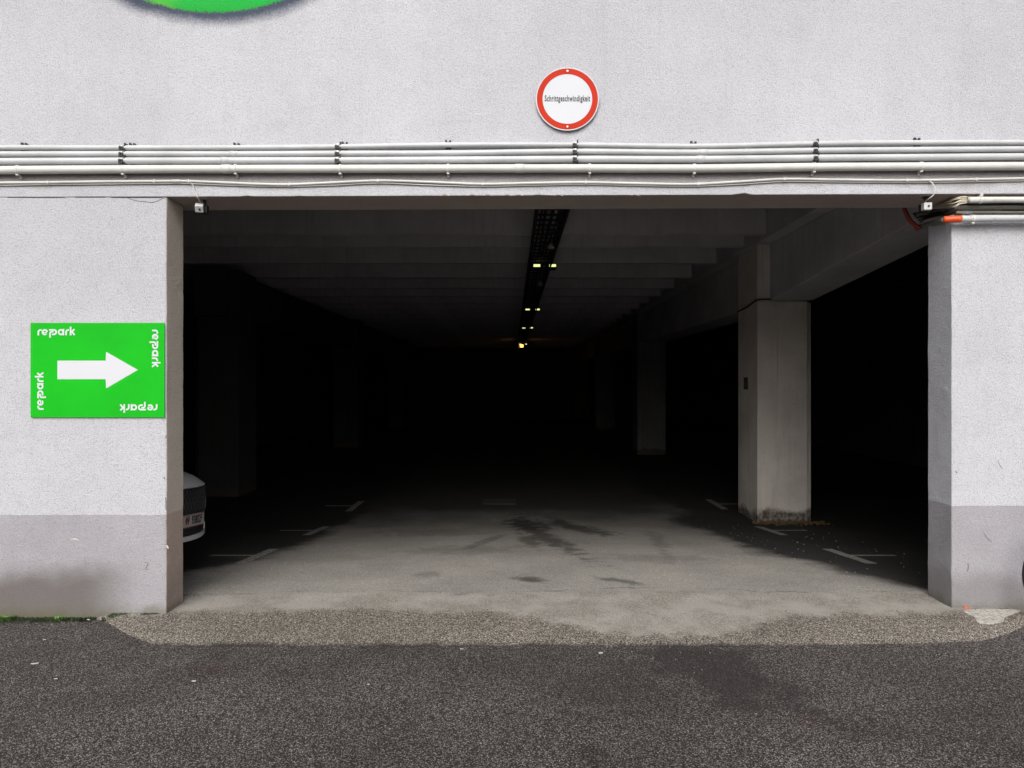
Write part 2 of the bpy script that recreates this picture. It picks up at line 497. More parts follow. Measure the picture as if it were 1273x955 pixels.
# ---------------------------------------------------------------- ground
def road_z(yy): return -0.08
bm = bmesh.new()
vs = [bm.verts.new(v) for v in ((-70, -70, -0.08), (70, -70, -0.08), (70, 5.85, -0.08), (-70, 5.85, -0.08))]
bm.faces.new(vs)
tag(finish("road", bm, M_ROAD), kind="structure")

# asphalt apron: a thin wedge laid from the road up to the threshold
def ground_pt(px, py, z):
    Y = (H - z) * F / (py - CY)
    return Vector(((px - CX) * Y / F, Y, z))
front = [(108, 768), (128, 773), (148, 784), (168, 795), (190, 802), (215, 806)]
front += [(x, 806 - 0.5 * math.sin(x * 0.02) + (3 if x < 300 else 0) * 0) for x in range(250, 1000, 50)]
front += [(1000, 804), (1060, 803), (1120, 802), (1180, 800), (1225, 797), (1255, 788), (1280, 774)]
bm = bmesh.new()
NS = 8
rows = []
front_w = smooth_path([ground_pt(a, b, -0.08) for a, b in front], 6)
for p in front_w:
    p = Vector(p)
    p.y += 0.012 * noise.noise(Vector((p.x * 9, 1.3, 0))) + 0.006 * noise.noise(Vector((p.x * 31, 4.3, 0)))
    col = []
    yb = 5.95
    for j in range(NS + 1):
        t = j / NS
        yy = p.y + (yb - p.y) * t
        lip = 0.014 * min(1, t * 6)
        s = max(0, min(1, (yy - 5.0) / 0.65))
        zz = -0.082 + lip + 0.036 * s
        if j == 0: zz = -0.085
        zz = min(zz, -0.034)
        if j == NS: zz = -0.031
        col.append(bm.verts.new((p.x, yy, zz)))
    rows.append(col)
for A, B in zip(rows, rows[1:]):
    for j in range(NS):
        bm.faces.new((A[j], B[j], B[j + 1], A[j + 1]))
tag(finish("driveway_apron", bm, M_APRON, smooth=True), kind="structure")

def floor_z(yy):
    if yy < 6.1: return -0.029
    if yy < 11.5:
        s = yy - 6.1
        return -0.029 - 0.087 * s * (s / (s + 0.12))
    e = -0.029 - 0.087 * 5.4
    return e + 0.01

xs = [-9.3, -6, -4, -3.2] + [-2.75 + 0.4 * i for i in range(16)] + [3.8, 4.6, 6, 8, 11.3]
ys = [6.0, 6.08, 6.14, 6.2, 6.3, 6.5, 7, 8, 9, 10, 11, 11.3, 11.5, 11.8, 12.5, 15, 20, 30, 48.2]
bm = bmesh.new()
rows = []
for xx in xs:
    y0 = 5.95
    col = [bm.verts.new((xx, y0, -0.031))]
    for yy in ys:
        col.append(bm.verts.new((xx, yy, floor_z(yy))))
    rows.append(col)
for A, B in zip(rows, rows[1:]):
    for j in range(len(A) - 1):
        bm.faces.new((A[j], B[j], B[j + 1], A[j + 1]))
floor = tag(finish("garage_floor", bm, M_FLOOR, smooth=True), kind="structure")

# cement patch in front of the right pier
bm = bmesh.new()
pts = [(1196, 759), (1215, 757.5), (1245, 757.5), (1268, 758), (1262, 762), (1250, 766), (1246, 771), (1230, 773), (1216, 772), (1211, 766), (1202, 763)]
pp = [ground_pt(a, b, -0.03) for a, b in pts]
pp = smooth_path(pp + [pp[0]], 4)[:-1]
def apron_top(yy):
    s = max(0, min(1, (yy - 5.0) / 0.65))
    return min(-0.068 + 0.036 * s, -0.034)
top = [bm.verts.new((p.x, p.y, apron_top(p.y) + 0.005)) for p in pp]
bot = [bm.verts.new((p.x, p.y, apron_top(p.y) - 0.004)) for p in pp]
bm.faces.new(top)
for i in range(len(top)):
    bm.faces.new((top[i], bot[i], bot[(i + 1) % len(top)], top[(i + 1) % len(top)]))
tag(finish("cement_patch", bm, M_CEMENT), kind="structure")

# bay markings, parts of the floor
def marking(pts):
    bm = bmesh.new()
    top = []
    for a, b in pts:
        top.append(bm.verts.new((a, b, floor_z(b) + 0.005)))
    bm.faces.new(top)
    return finish("bay_marking", bm, M_LINE, floor)
for sx, X0 in ((-1, -2.86), (1, 3.78)):
    for yc in ((8.15, 10.6, 13.2) if sx < 0 else (8.15, 10.6, 13.4)):
        for t in range(6):
            ya, yb_ = yc - 0.55 + t * 0.183, yc - 0.55 + (t + 1) * 0.183 + 0.0
            a = 0.065
            marking(((X0 - a, ya), (X0 + a, ya), (X0 + a, yb_), (X0 - a, yb_))) if t == 99 else None
        ya, yb_ = yc - 0.55, yc + 0.55
        if ya < 11.5 < yb_: yb_ = 11.49
        marking(((X0 - 0.06, ya), (X0 + 0.06, ya), (X0 + 0.06, yb_), (X0 - 0.06, yb_)))
        xa, xb = sorted((X0 + sx * 0.062, X0 + sx * 0.55))
        marking(((xa, yc - 0.02), (xb, yc - 0.02), (xb, yc + 0.07), (xa, yc + 0.07)))
# pale oblong far down the aisle
bm = bmesh.new()
box(bm, -0.55, 0.08, 13.4, 14.0, floor_z(13.5) - 0.01, floor_z(13.5) + 0.012)
finish("drain_cover", bm, plain("dusty_dark_cover", (0.06, 0.058, 0.054), 0.9, 0, 0.3, 12), floor)

# ---------------------------------------------------------------- the building
bld = empty("parking_garage", (0, 5.6, 0), "whitewashed rough-rendered garage building with one wide dark drive-in opening", "garage")
bld.matrix_world = Matrix.Translation((0, 5.6, 0))
def part(name, bm, mat, **kw):
    o = finish(name, bm, mat, None, **kw)
    o.parent = bld
    o.matrix_parent_inverse = Matrix.Translation((0, -5.6, 0))
    return o

def lintel_z(p):
    # the soffit edge rises a little to the right and is chipped
    if p.z < 3.4 and p.z > 3.1:
        p = p.copy()
        p.z += 0.0035 * p.x
        if p.y < 5.7 and -2.7 < p.x < 3.6:
            n = noise.noise(Vector((p.x * 7.0, 2.0, 0)))
            m = noise.noise(Vector((p.x * 1.3, 9.0, 0)))
            if n > 0.25 and m > -0.1:
                p.z += (n - 0.25) * 0.055
                p.y += (n - 0.25) * 0.012
    return p
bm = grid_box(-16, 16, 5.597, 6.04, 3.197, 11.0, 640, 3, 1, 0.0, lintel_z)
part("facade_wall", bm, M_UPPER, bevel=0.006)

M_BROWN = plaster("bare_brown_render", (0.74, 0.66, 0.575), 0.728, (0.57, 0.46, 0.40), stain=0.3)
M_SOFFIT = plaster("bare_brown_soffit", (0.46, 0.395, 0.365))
def reface(o, mat, test):
    o.data.materials.append(mat)
    for p in o.data.polygons:
        if test(p): p.material_index = 1
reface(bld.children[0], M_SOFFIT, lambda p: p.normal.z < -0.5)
def wob(amp):
    def f(p):
        n = noise.noise_vector(p * 3.0) * amp + noise.noise_vector(p * 14.0) * amp * 0.6
        big = max(0.0, noise.noise(p * Vector((1, 1, 9)) if False else Vector((p.x * 5, p.y * 5, p.z * 9))) - 0.45) * 0.015
        q = p + Vector((n.x - (big if p.x > -3 else -big) * (1 if abs(p.x) < 4 else 0), n.y * 0.6, 0))
        return q
    return f
bm = grid_box(-16, -2.672, 5.6, 5.888, -0.8, 3.186, 12, 4, 120, 0.0, wob(0.003))
o = part("side_wall", bm, M_LEFT, bevel=0.008)
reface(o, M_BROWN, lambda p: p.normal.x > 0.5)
bm = grid_box(3.486, 16, 5.74, 6.07, -0.8, 3.085, 12, 4, 120, 0.0, wob(0.003))
part("side_wall", bm, M_RIGHT, bevel=0.008)

# interior shell
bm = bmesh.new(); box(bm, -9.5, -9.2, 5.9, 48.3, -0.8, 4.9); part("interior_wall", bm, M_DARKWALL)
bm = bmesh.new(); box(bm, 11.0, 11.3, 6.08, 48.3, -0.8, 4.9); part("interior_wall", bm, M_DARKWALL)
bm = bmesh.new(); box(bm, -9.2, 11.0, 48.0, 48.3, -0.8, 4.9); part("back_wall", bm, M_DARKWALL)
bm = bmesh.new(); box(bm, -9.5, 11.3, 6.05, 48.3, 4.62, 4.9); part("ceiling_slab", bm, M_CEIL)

rib_y = [11.1, 12.15, 13.8, 15.7, 17.4, 19.0, 20.6, 22.2, 23.8, 25.4, 27.0, 28.6, 30.2, 31.8, 33.4, 35.0, 36.6, 38.2, 39.8, 41.4, 43.0, 44.6, 46.2]
me = None
for yy in rib_y:
    if me is None:
        bm = bmesh.new()
        box(bm, -9.19, 3.90, -0.0, 0.16, 4.05, 4.618)
        o = part("ceiling_rib", bm, M_RIB)
        me = o.data
    else:
        o = link("ceiling_rib", me)
        o.parent = bld
        o.matrix_parent_inverse = Matrix.Translation((0, -5.6, 0))
    o.location = (0, yy, 0)

# ledge and beams over the right row of pillars
bm = bmesh.new(); box(bm, 3.92, 4.83, 6.05, 48.0, 4.0, 4.615); part("ledge_beam", bm, M_BEAM)
bm = bmesh.new()
sec = []
for yy, zz in ((6.05, 3.545), (8.0, 3.385), (11.66, 3.082), (12.66, 3.06), (48.0, 3.06)):
    sec.append([bm.verts.new(v) for v in ((4.16, yy, zz), (4.83, yy, zz), (4.83, yy, 3.997), (4.16, yy, 3.997))])
for A, B in zip(sec, sec[1:]):
    for i in range(4):
        bm.faces.new((A[i], A[(i + 1) % 4], B[(i + 1) % 4], B[i]))
bm.faces.new(sec[0]); bm.faces.new(sec[-1][::-1])
part("side_beam", bm, M_BEAM, bevel=0.012)

def pillar(y0, x0=3.95, flip=1, mat=None):
    bm = bmesh.new()
    X = lambda a: x0 + flip * a
    def bx(a, b, *r):
        a, b = sorted((X(a), X(b)))
        box(bm, a, b, *r)
    bx(0.0, 0.325, y0, y0 + 1.0, -0.9, 3.075)
    bx(0.327, 0.815, y0 + 0.018, y0 + 0.985, -0.9, 3.072)
    bx(0.817, 0.93, y0 + 0.16, y0 + 0.9, -0.9, 3.07)
    bx(0.0, 0.207, y0 + 0.004, y0 + 0.996, 3.078, 3.995)
    return part("pillar", bm, mat or M_PILLAR, bevel=0.012)
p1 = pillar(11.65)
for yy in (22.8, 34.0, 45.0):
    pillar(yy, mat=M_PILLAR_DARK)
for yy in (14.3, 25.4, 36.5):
    pillar(yy, -5.4, -1, M_PILLAR_GLOOM)
bm = bmesh.new(); box(bm, -6.25, -5.62, 14.2, 48.0, 3.09, 4.0); part("side_beam", bm, M_PILLAR_GLOOM, bevel=0.012)

# open joint between the side wall and the lintel, left of the opening
bm = bmesh.new()
for (a, b, dz) in ((-3.9, -3.46, 0.0), (-3.38, -3.15, 0.002), (-3.1, -2.70, -0.001)):
    box(bm, a, b, 5.585 + 0.011, 5.604, 3.183 + dz, 3.1865 + dz)
part("wall_joint", bm, M_CRACK)

bm = bmesh.new()
ck = [P(a, b, 5.601) for a, b in ((158, 245.5), (163, 248), (171, 250), (180, 251), (189, 252), (196, 250), (201, 247.5), (206, 246))]
tube(bm, ck, 0.0022, 6)
part("wall_crack", bm, M_CRACK)

# scuffs, scratches and chips on the plaster
M_SCUFF = plain("dark_scuff", (0.18, 0.17, 0.17), 0.9, 0, 0.3, 60)
M_CHIPW = plain("pale_chip", (0.46, 0.44, 0.42), 0.9, 0, 0.2, 60)
def scuff(pts_px, Y, r, mat, name="scuff_mark"):
    bm = bmesh.new()
    pts = smooth_path([P(a, b, Y) for a, b in pts_px], 4)
    n = len(pts)
    tube(bm, pts, [r * (0.35 + 0.65 * math.sin(math.pi * (i + 0.5) / n)) for i in range(n)], 6)
    for v in bm.verts:
        v.co.y = Y + (v.co.y - Y) * 0.35
    part(name, bm, mat)
scuff([(1222, 661), (1226, 667), (1230, 672), (1233, 674)], 5.738, 0.004, M_SCUFF)
scuff([(1203, 700), (1204, 706), (1202, 711)], 5.738, 0.005, M_SCUFF)
scuff([(1240, 572), (1244, 580), (1247, 583)], 5.738, 0.0025, M_SCUFF)
scuff([(1188, 586), (1190, 588)], 5.738, 0.006, M_SCUFF)
scuff([(179, 699), (184, 700), (182, 705), (181, 708), (185, 708)], 5.598, 0.0035, M_SCUFF)
scuff([(88, 671), (93, 670.5), (98, 672)], 5.598, 0.006, M_CHIPW)
scuff([(203.5, 593), (205, 596)], 5.598, 0.006, M_SCUFF, "plaster_chip")
scuff([(205.5, 618), (206.5, 625), (206, 634)], 5.598, 0.006, M_SCUFF, "plaster_chip")
scuff([(206.5, 646), (206.8, 652)], 5.598, 0.005, M_SCUFF, "plaster_chip")
scuff([(206.5, 541), (205.5, 545)], 5.598, 0.004, M_SCUFF, "plaster_chip")
scuff([(207.0, 678), (209, 682)], 5.598, 0.008, M_CHIPW, "plaster_chip")
for px in (548, 583, 602, 626, 640, 690, 785):
    scuff([(px, 243.6 + 0.3 * math.sin(px)), (px + 3, 241.8), (px + 7, 242.2), (px + 10, 244.0)], 5.5955, 0.0045, M_SOFFIT, "plaster_chip")

# ---------------------------------------------------------------- conduits along the lintel
def conduit(name, label, pts_px, Y, r, mat, ext=True, smooth_n=8, seg=14):
    pts = [P(a, b, Y) for a, b in pts_px]
    if ext:
        za, zb = pts_px[0][1], pts_px[-1][1]
        wv = lambda t: 0.8 * math.sin(t * 1.7 + za)
        pts = [P(-40 - 120 * i, za + wv(i), Y) for i in range(7, 0, -1)] + pts + [P(1320 + 120 * i, zb + wv(i) - wv(0), Y) for i in range(1, 7)]
    bm = bmesh.new()
    path = smooth_path(pts, smooth_n)
    tube(bm, path, r, seg)
    o = finish(name, bm, mat, None, smooth=True)
    tag(o, label, "conduit" if "conduit" in name else "cable", "conduits clipped along the lintel")
    return o, path
def z_on(path, X):
    for a, b in zip(path, path[1:]):
        if a.x <= X <= b.x:
            return a.z + (b.z - a.z) * (X - a.x) / max(1e-9, b.x - a.x)
    return path[-1].z

WY = 5.597
c1, q1 = conduit("conduit", "thin grey conduit, uppermost of the row of pipes above the opening",
    [(-40, 184), (0, 183.6), (153, 184), (293, 183.8), (420, 182.6), (557, 180.4), (714, 180.2), (863, 182), (1012, 178.8), (1142, 177.6), (1273, 177.2), (1320, 177)], WY - 0.034, 0.0195, M_PIPE)
c2, q2 = conduit("conduit", "grey conduit directly under the uppermost pipe above the opening",
    [(-40, 192), (0, 191.8), (153, 191.6), (293, 191.7), (420, 191), (557, 190.6), (714, 188.6), (863, 189.6), (1012, 187.4), (1142, 186.4), (1273, 185.6), (1320, 185.4)], WY - 0.036, 0.0225, M_PIPE)
c3, q3 = conduit("conduit", "grey conduit in the middle of the row, just above the thickest white pipe",
    [(-40, 201), (0, 200.8), (153, 200.2), (293, 199.9), (420, 199.6), (557, 199), (714, 198), (863, 198.2), (1012, 196.6), (1142, 195.8), (1273, 194.8), (1320, 194.6)], WY - 0.042, 0.0265, M_PIPE)
c4, q4 = conduit("conduit", "thickest cream white pipe of the row above the opening",
    [(-40, 212), (0, 211.6), (153, 210.6), (293, 210.2), (420, 210), (557, 209.7), (714, 209.4), (863, 209.6), (1012, 207.8), (1142, 207.2), (1273, 206.6), (1320, 206.4)], WY - 0.048, 0.0315, M_PIPE_W)
c5, q5 = conduit("cable", "thin white cable sagging between clips below the row of conduits",
    [(-40, 228), (0, 227.4), (60, 226.9), (120, 226), (200, 225.4), (235, 225.4), (285, 227.5), (350, 229.6), (410, 227.4), (470, 224.8), (530, 226.4), (600, 229), (665, 227.7), (730, 227), (800, 228.4), (860, 229.2), (920, 226), (975, 222.8), (1040, 223.6), (1127, 224.4), (1200, 223.4), (1273, 222), (1320, 221.5)], WY - 0.018, 0.0105, M_PIPE_W)
c6, q6 = conduit("cable", "very thin grey cable hugging the underside of the sagging white cable",
    [(-40, 231), (0, 230.6), (60, 229.6), (120, 229), (200, 228.2), (235, 228.4), (285, 230.4), (350, 232), (410, 230.6), (470, 227.8), (530, 230), (600, 231.8), (665, 230.4), (730, 229.6), (800, 231), (860, 231.8), (920, 229.2), (975, 225.8), (1040, 226.4), (1127, 227), (1200, 226.2), (1273, 224.8), (1320, 224.5)], WY - 0.010, 0.005, M_PIPE_W, seg=8)

def at_x(px, Y): return (px - CX) * Y / F
def copy_part(src, parent, loc):
    o = src.copy()
    C.objects.link(o)
    o.parent = parent
    o.matrix_parent_inverse = Matrix.Identity(4)
    o.location = loc
    for ch in list(src.children):
        cc = ch.copy()
        C.objects.link(cc)
        cc.parent = o
        cc.matrix_parent_inverse = Matrix.Identity(4)
    return o

def make_clamp(r, parent):
    bm = bmesh.new()
    lathe(bm, [(r + 0.001, -0.017), (r + 0.005, -0.016), (r + 0.005, 0.016), (r + 0.001, 0.017)], 18, 'X')
    box(bm, -0.014, 0.014, 0.004, 0.034, r - 0.004, r + 0.010)
    box(bm, -0.013, 0.013, -r - 0.010, -r + 0.004, -0.012, 0.014)
    o = finish("clamp", bm, M_CLAMP, parent, bevel=0.0015)
    bm = bmesh.new()
    lathe(bm, [(0.0085, -r - 0.020), (0.0085, -r - 0.008), (0.004, -r - 0.006)], 6, 'Y', (-0.004, 0, -0.004))
    box(bm, 0.017, 0.027, -r * 0.9, 0.03, -r - 0.004, r + 0.014)
    box(bm, -0.017, 0.015, -r - 0.012, -r + 0.014, -r * 0.95 - 0.004, r * 0.12)
    b = finish("clamp_bolt", bm, M_BLACK, o)
    return o
for (pipe, path, Y, r) in ((c1, q1, WY - 0.034, 0.0195), (c2, q2, WY - 0.036, 0.0215), (c3, q3, WY - 0.042, 0.0255)):
    src = None
    for i, px in enumerate((153, 420, 714, 1012)):
        X = at_x(px + (i - 1) * 0.3, Y)
        loc = (X, Y, z_on(path, X))
        if src is None:
            src = make_clamp(r, pipe); src.location = loc
        else:
            copy_part(src, pipe, loc)
# small black hanger tabs on the uppermost pipe
src = None
for px in (28, 163, 293, 428, 557, 863, 1142):
    Y = WY - 0.034
    X = at_x(px, Y)
    loc = (X, Y, z_on(q1, X))
    if src is None:
        bm = bmesh.new()
        prof = [(-0.024, 0.046), (-0.010, 0.043), (-0.009, 0.029), (0.008, 0.027), (0.009, 0.043), (0.022, 0.040), (0.022, 0.008), (0.021, -0.034), (-0.021, -0.034), (-0.022, 0.008)]
        fr = [bm.verts.new((a, 0.012, b)) for a, b in prof]
        bk = [bm.verts.new((a, 0.034, b)) for a, b in prof]
        bm.faces.new(fr); bm.faces.new(bk[::-1])
        for q in range(len(prof)):
            bm.faces.new((fr[q], bk[q], bk[(q + 1) % len(prof)], fr[(q + 1) % len(prof)]))
        src = finish("hanger_tab", bm, M_BLACK, c1); src.location = loc
    else:
        copy_part(src, c1, loc)
# saddle clips under the thick white pipe
src = None
for px in (22, 153, 293, 423, 557, 733, 863, 1012, 1145):
    Y = WY - 0.048
    X = at_x(px, Y)
    loc = (X, Y, z_on(q4, X))
    if src is None:
        bm = bmesh.new()
        lathe(bm, [(0.0316, -0.009), (0.0345, -0.008), (0.0345, 0.008), (0.0316, 0.009)], 20, 'X')
        box(bm, -0.010, 0.010, -0.012, 0.047, -0.043, -0.031)
        box(bm, -0.007, 0.009, 0.030, 0.047, -0.058, -0.040)
        box(bm, -0.010, 0.010, -0.006, 0.047, 0.031, 0.037)
        src = finish("saddle_clip", bm, M_PIPE_W, c4, bevel=0.0015); src.location = loc
    else:
        copy_part(src, c4, loc)
src = None
for px in (60, 192, 235, 360, 470, 600, 728, 868, 975, 1127, 1213):
    Y = WY - 0.018
    X = at_x(px, Y)
    loc = (X, Y, z_on(q5, X))
    if src is None:
        bm = bmesh.new()
        box(bm, -0.006, 0.006, -0.0135, 0.018, -0.0125, 0.0125)
        lathe(bm, [(0.004, -0.004), (0.004, 0.012)], 8, 'Y', (0, 0, -0.018))
        src = finish("cable_clip", bm, M_PIPE_W, c5, bevel=0.002); src.location = loc
    else:
        copy_part(src, c5, loc)
def sleeve(pipe, path, Y, r, pa, pb):
    bm = bmesh.new()
    xa, xb = at_x(pa, Y), at_x(pb, Y)
    za, zb = z_on(path, xa), z_on(path, xb)
    tube(bm, [(xa, Y, za), (xa + 0.002, Y, za), (xb - 0.002, Y, zb), (xb, Y, zb)], [r + 0.0005, r + 0.003, r + 0.003, r + 0.0005], 16)
    finish("coupling", bm, pipe.data.materials[0], pipe, smooth=True)
sleeve(c3, q3, WY - 0.042, 0.0255, 275, 284)
sleeve(c2, q2, WY - 0.036, 0.0215, 286, 296)
sleeve(c3, q3, WY - 0.042, 0.0255, 866, 875)
sleeve(c2, q2, WY - 0.036, 0.0215, 868, 880)
sleeve(c4, q4, WY - 0.048, 0.0315, 276, 288)
sleeve(c5, q5, WY - 0.018, 0.0105, 214, 224)
sleeve(c4, q4, WY - 0.048, 0.0315, 640, 652)

# ---------------------------------------------------------------- conduits over the right pier, turning into the garage
def free_tube(name, label, pts, r, mat, cat, group=None, seg=12, n=8):
    bm = bmesh.new()
    tube(bm, smooth_path(pts, n), r, seg)
    return tag(finish(name, bm, mat, None, smooth=True), label, cat, group)
YA = 5.603
G = "conduits running over the right pier"
upper = free_tube("conduit", "white pipe right under the lintel over the right pier, cream cables spilling from its end",
    [P(1204, 249, YA), P(1235, 248.7, YA), P(1273, 248.4, YA), Vector((9, YA, 3.17))], 0.0235, M_PIPE_W, "conduit", G)
bm = bmesh.new()
lathe(bm, [(0.024, -0.011), (0.028, -0.010), (0.028, 0.010), (0.024, 0.011)], 18, 'X')
box(bm, -0.011, 0.011, -0.012, 0.06, 0.020, 0.034)
box(bm, -0.008, 0.012, -0.020, -0.004, 0.026, 0.045)
cl = finish("saddle_clip", bm, M_PIPE_W, upper, bevel=0.002)
cl.location = P(1218.5, 248.8, YA)
free_tube("conduit", "dull dark conduit between the two white pipes over the right pier",
    [P(1140, 266, 6.45), P(1165, 263, 6.15), P(1185, 259.5, 5.75), P(1200, 258.6, 5.705), P(1273, 258.2, 5.70), Vector((9, 5.70, 3.125))], 0.0165, M_PIPE_D, "conduit", G)
beige = free_tube("conduit", "thin beige grey conduit just above the lower white pipe of the right pier",
    [P(1150, 271, 6.4), P(1170, 268, 6.1), P(1188, 265, 5.77), P(1200, 264.4, 5.712), P(1273, 264, 5.71), Vector((9, 5.71, 3.085))], 0.0115, plain("beige_grey_conduit", (0.36, 0.345, 0.28), 0.5, 0, 0.2, 4), "conduit", G)
bm = bmesh.new()
tube(bm, [P(1196, 264.5, 5.712), P(1208, 264.3, 5.712)], 0.0155, 14)
finish("coupling", bm, M_PIPE, beige, smooth=True)
YD = 5.66
lower = free_tube("conduit", "lower white pipe resting on the right pier with an orange sleeve at its end",
    [P(1194, 272.2, YD), P(1235, 271.8, YD), P(1273, 271.4, YD), Vector((9, YD, 3.04))], 0.027, M_PIPE, "conduit", G)
bm = bmesh.new()
tube(bm, smooth_path([P(1173, 273.2, 5.70), P(1184, 272.6, 5.675), P(1195, 272.2, YD)], 4), 0.0275, 14)
finish("sleeve", bm, M_ORANGE, lower, smooth=True)
bm = bmesh.new()
lathe(bm, [(0.0275, -0.011), (0.031, -0.010), (0.031, 0.010), (0.0275, 0.011)], 18, 'X')
box(bm, -0.012, 0.010, -0.012, 0.03, -0.040, -0.028)
cl = finish("saddle_clip", bm, M_PIPE_W, lower, bevel=0.002)
cl.location = P(1209, 272, YD)
free_tube("conduit", "grey pipe slanting from the orange sleeve down into the garage",
    [P(1175, 273.5, 5.76), P(1160, 277.5, 6.0), P(1146, 281.5, 6.25), P(1140, 284, 6.45)], 0.024, M_PIPE_D, "conduit", G)
fan = [(246.4, 244.6, 246.6, 252.0, 255.4), (247.4, 246.4, 248.6, 253.0, 256.0), (248.4, 247.6, 251.6, 255.2, 256.6), (249.4, 249.4, 252.6, 254.0, 257.2), (250.4, 251.2, 255.0, 257.0, 258.0), (251.6, 253.6, 257.4, 258.6, 259.2)]
ranks = ["topmost", "second from top", "third from top", "third lowest", "second lowest", "lowest"]
for i, f in enumerate(fan):
    yo = 0.006 * (i % 3)
    pts = [P(1206, f[0], YA + 0.004), P(1199 - i, f[1], YA + yo), P(1188 - 2 * (i % 2), f[2], YA + 0.03 + yo), P(1175 + 2 * (i % 3), f[3], YA + 0.15), P(1160 - 2 * i, f[4], YA + 0.5)]
    free_tube("loose_cable", ranks[i] + " cream cable fanning out of the white pipe above the right pier", pts, 0.0042, M_CREAM, "cable", "cream cables spilling from the white pipe", 8)
for i in range(5):
    pts = [P(1198 - i * 5, 257 + i * 1.4, 5.8), P(1178 - i * 3, 259 + i * 2.1, 6.0), P(1158 - i * 2, 262 + i * 2.6, 6.3), P(1136 + i * 2, 266 + i * 2.6, 6.7)]
    free_tube("black_cable", ["topmost", "second from top", "middle", "second lowest", "lowest"][i] + " black cable running from the pier conduits into the dark garage", pts, 0.011 - 0.001 * i, M_BLACK, "cable", "black cables behind the right sensor", 8)
bm = bmesh.new()
hp = smooth_path([P(1124, 258, 6.25), P(1126, 264, 6.25), P(1130, 272, 6.25), P(1136, 279, 6.24), P(1144, 284.5, 6.22)], 14)
tube(bm, hp, [0.0165 + (0.003 if i % 2 else 0) for i in range(len(hp))], 12)
tag(finish("corrugated_hose", bm, M_RED, None, smooth=True), "dark red corrugated hose curving down beside the right sensor", "hose")

# ---------------------------------------------------------------- sensors under the lintel
def sensor(name, label, c, tilt, yaw, cable_pts):
    rt = empty(name, c, label, "camera")
    bm = bmesh.new()
    box(bm, -0.030, 0.030, -0.026, 0.030, -0.028, 0.028)
    h = finish("housing", bm, M_WHITEBOX, rt, bevel=0.004)
    h.rotation_euler = (tilt, 0, yaw)
    bm = bmesh.new()
    lathe(bm, [(0.008, -0.030), (0.008, -0.024)], 12, 'Y', (0.004, 0, 0.0))
    l = finish("lens", bm, M_BLACK, h)
    bm = bmesh.new()
    box(bm, -0.022, 0.044, 0.030, 0.075, -0.032, 0.030)
    lathe(bm, [(0.014, 0.02), (0.014, 0.075), (0.03, 0.08), (0.03, 0.088)], 12, 'Z', (0.02, 0.045, 0))
    finish("mount", bm, M_BLACK, rt, bevel=0.004)
    bm = bmesh.new()
    tube(bm, smooth_path([p - Vector(c) for p in cable_pts], 8), 0.0045, 8)
    finish("lead", bm, M_PIPE_W, rt, smooth=True)
    return rt
cL = P(248, 258.5, 5.66)
sensor("sensor", "small white sensor tilted down under the left end of the lintel", cL, math.radians(38), 0.25,
       [P(236, 226.5, WY - 0.02), P(240, 231, WY - 0.012), P(242, 238, WY - 0.01), P(246, 246, WY - 0.008), P(250, 252.5, 5.68), cL + Vector((0.02, 0.045, 0.05))])
cR = P(1152, 257, 5.64)
sensor("sensor", "small square white sensor beside the cables at the right end of the lintel", cR, 0.06, -0.12,
       [P(1155, 225, WY - 0.02), P(1160, 229, WY - 0.035), P(1162, 236, WY - 0.04), P(1160, 243, WY - 0.03), P(1154, 247.5, 5.6), cR + Vector((0.01, 0.045, 0.05))])

# ---------------------------------------------------------------- green direction sign
def flat_poly(bm, pts2, y, th=0.0012):
    """prism facing -Y from a list of (x, z)"""
    fr = [bm.verts.new((a, y - th, b)) for a, b in pts2]
    bk = [bm.verts.new((a, y, b)) for a, b in pts2]
    bm.faces.new(fr)
    n = len(fr)
    for i in range(n):
        bm.faces.new((fr[i], bk[i], bk[(i + 1) % n], fr[(i + 1) % n]))
def ribbon(bm, pts, w, y, th=0.001):
    pts = [Vector((a, b)) for a, b in pts]
    L, R = [], []
    for i, p in enumerate(pts):
        t = (pts[min(i + 1, len(pts) - 1)] - pts[max(i - 1, 0)]).normalized()
        n = Vector((-t.y, t.x))
        if 0 < i < len(pts) - 1:
            t1 = (pts[i] - pts[i - 1]).normalized()
            cs = max(0.6, t.dot(t1))
        else:
            cs = 1
        L.append(p + n * w / 2 / cs); R.append(p - n * w / 2 / cs)
    lf = [bm.verts.new((p.x, y - th, p.y)) for p in L]
    rf = [bm.verts.new((p.x, y - th, p.y)) for p in R]
    lb = [bm.verts.new((p.x, y, p.y)) for p in L]
    rb = [bm.verts.new((p.x, y, p.y)) for p in R]
    for i in range(len(pts) - 1):
        bm.faces.new((lf[i], rf[i], rf[i + 1], lf[i + 1]))
        bm.faces.new((lf[i], lf[i + 1], lb[i + 1], lb[i]))
        bm.faces.new((rf[i], rb[i], rb[i + 1], rf[i + 1]))
    bm.faces.new((lf[0], lb[0], rb[0], rf[0]))
    bm.faces.new((lf[-1], rf[-1], rb[-1], lb[-1]))
def arc(cx, cy, r, a0, a1, n=14, ry=None):
    ry = ry or r
    return [(cx + r * math.cos(math.radians(a0 + (a1 - a0) * i / n)), cy + ry * math.sin(math.radians(a0 + (a1 - a0) * i / n))) for i in range(n + 1)]
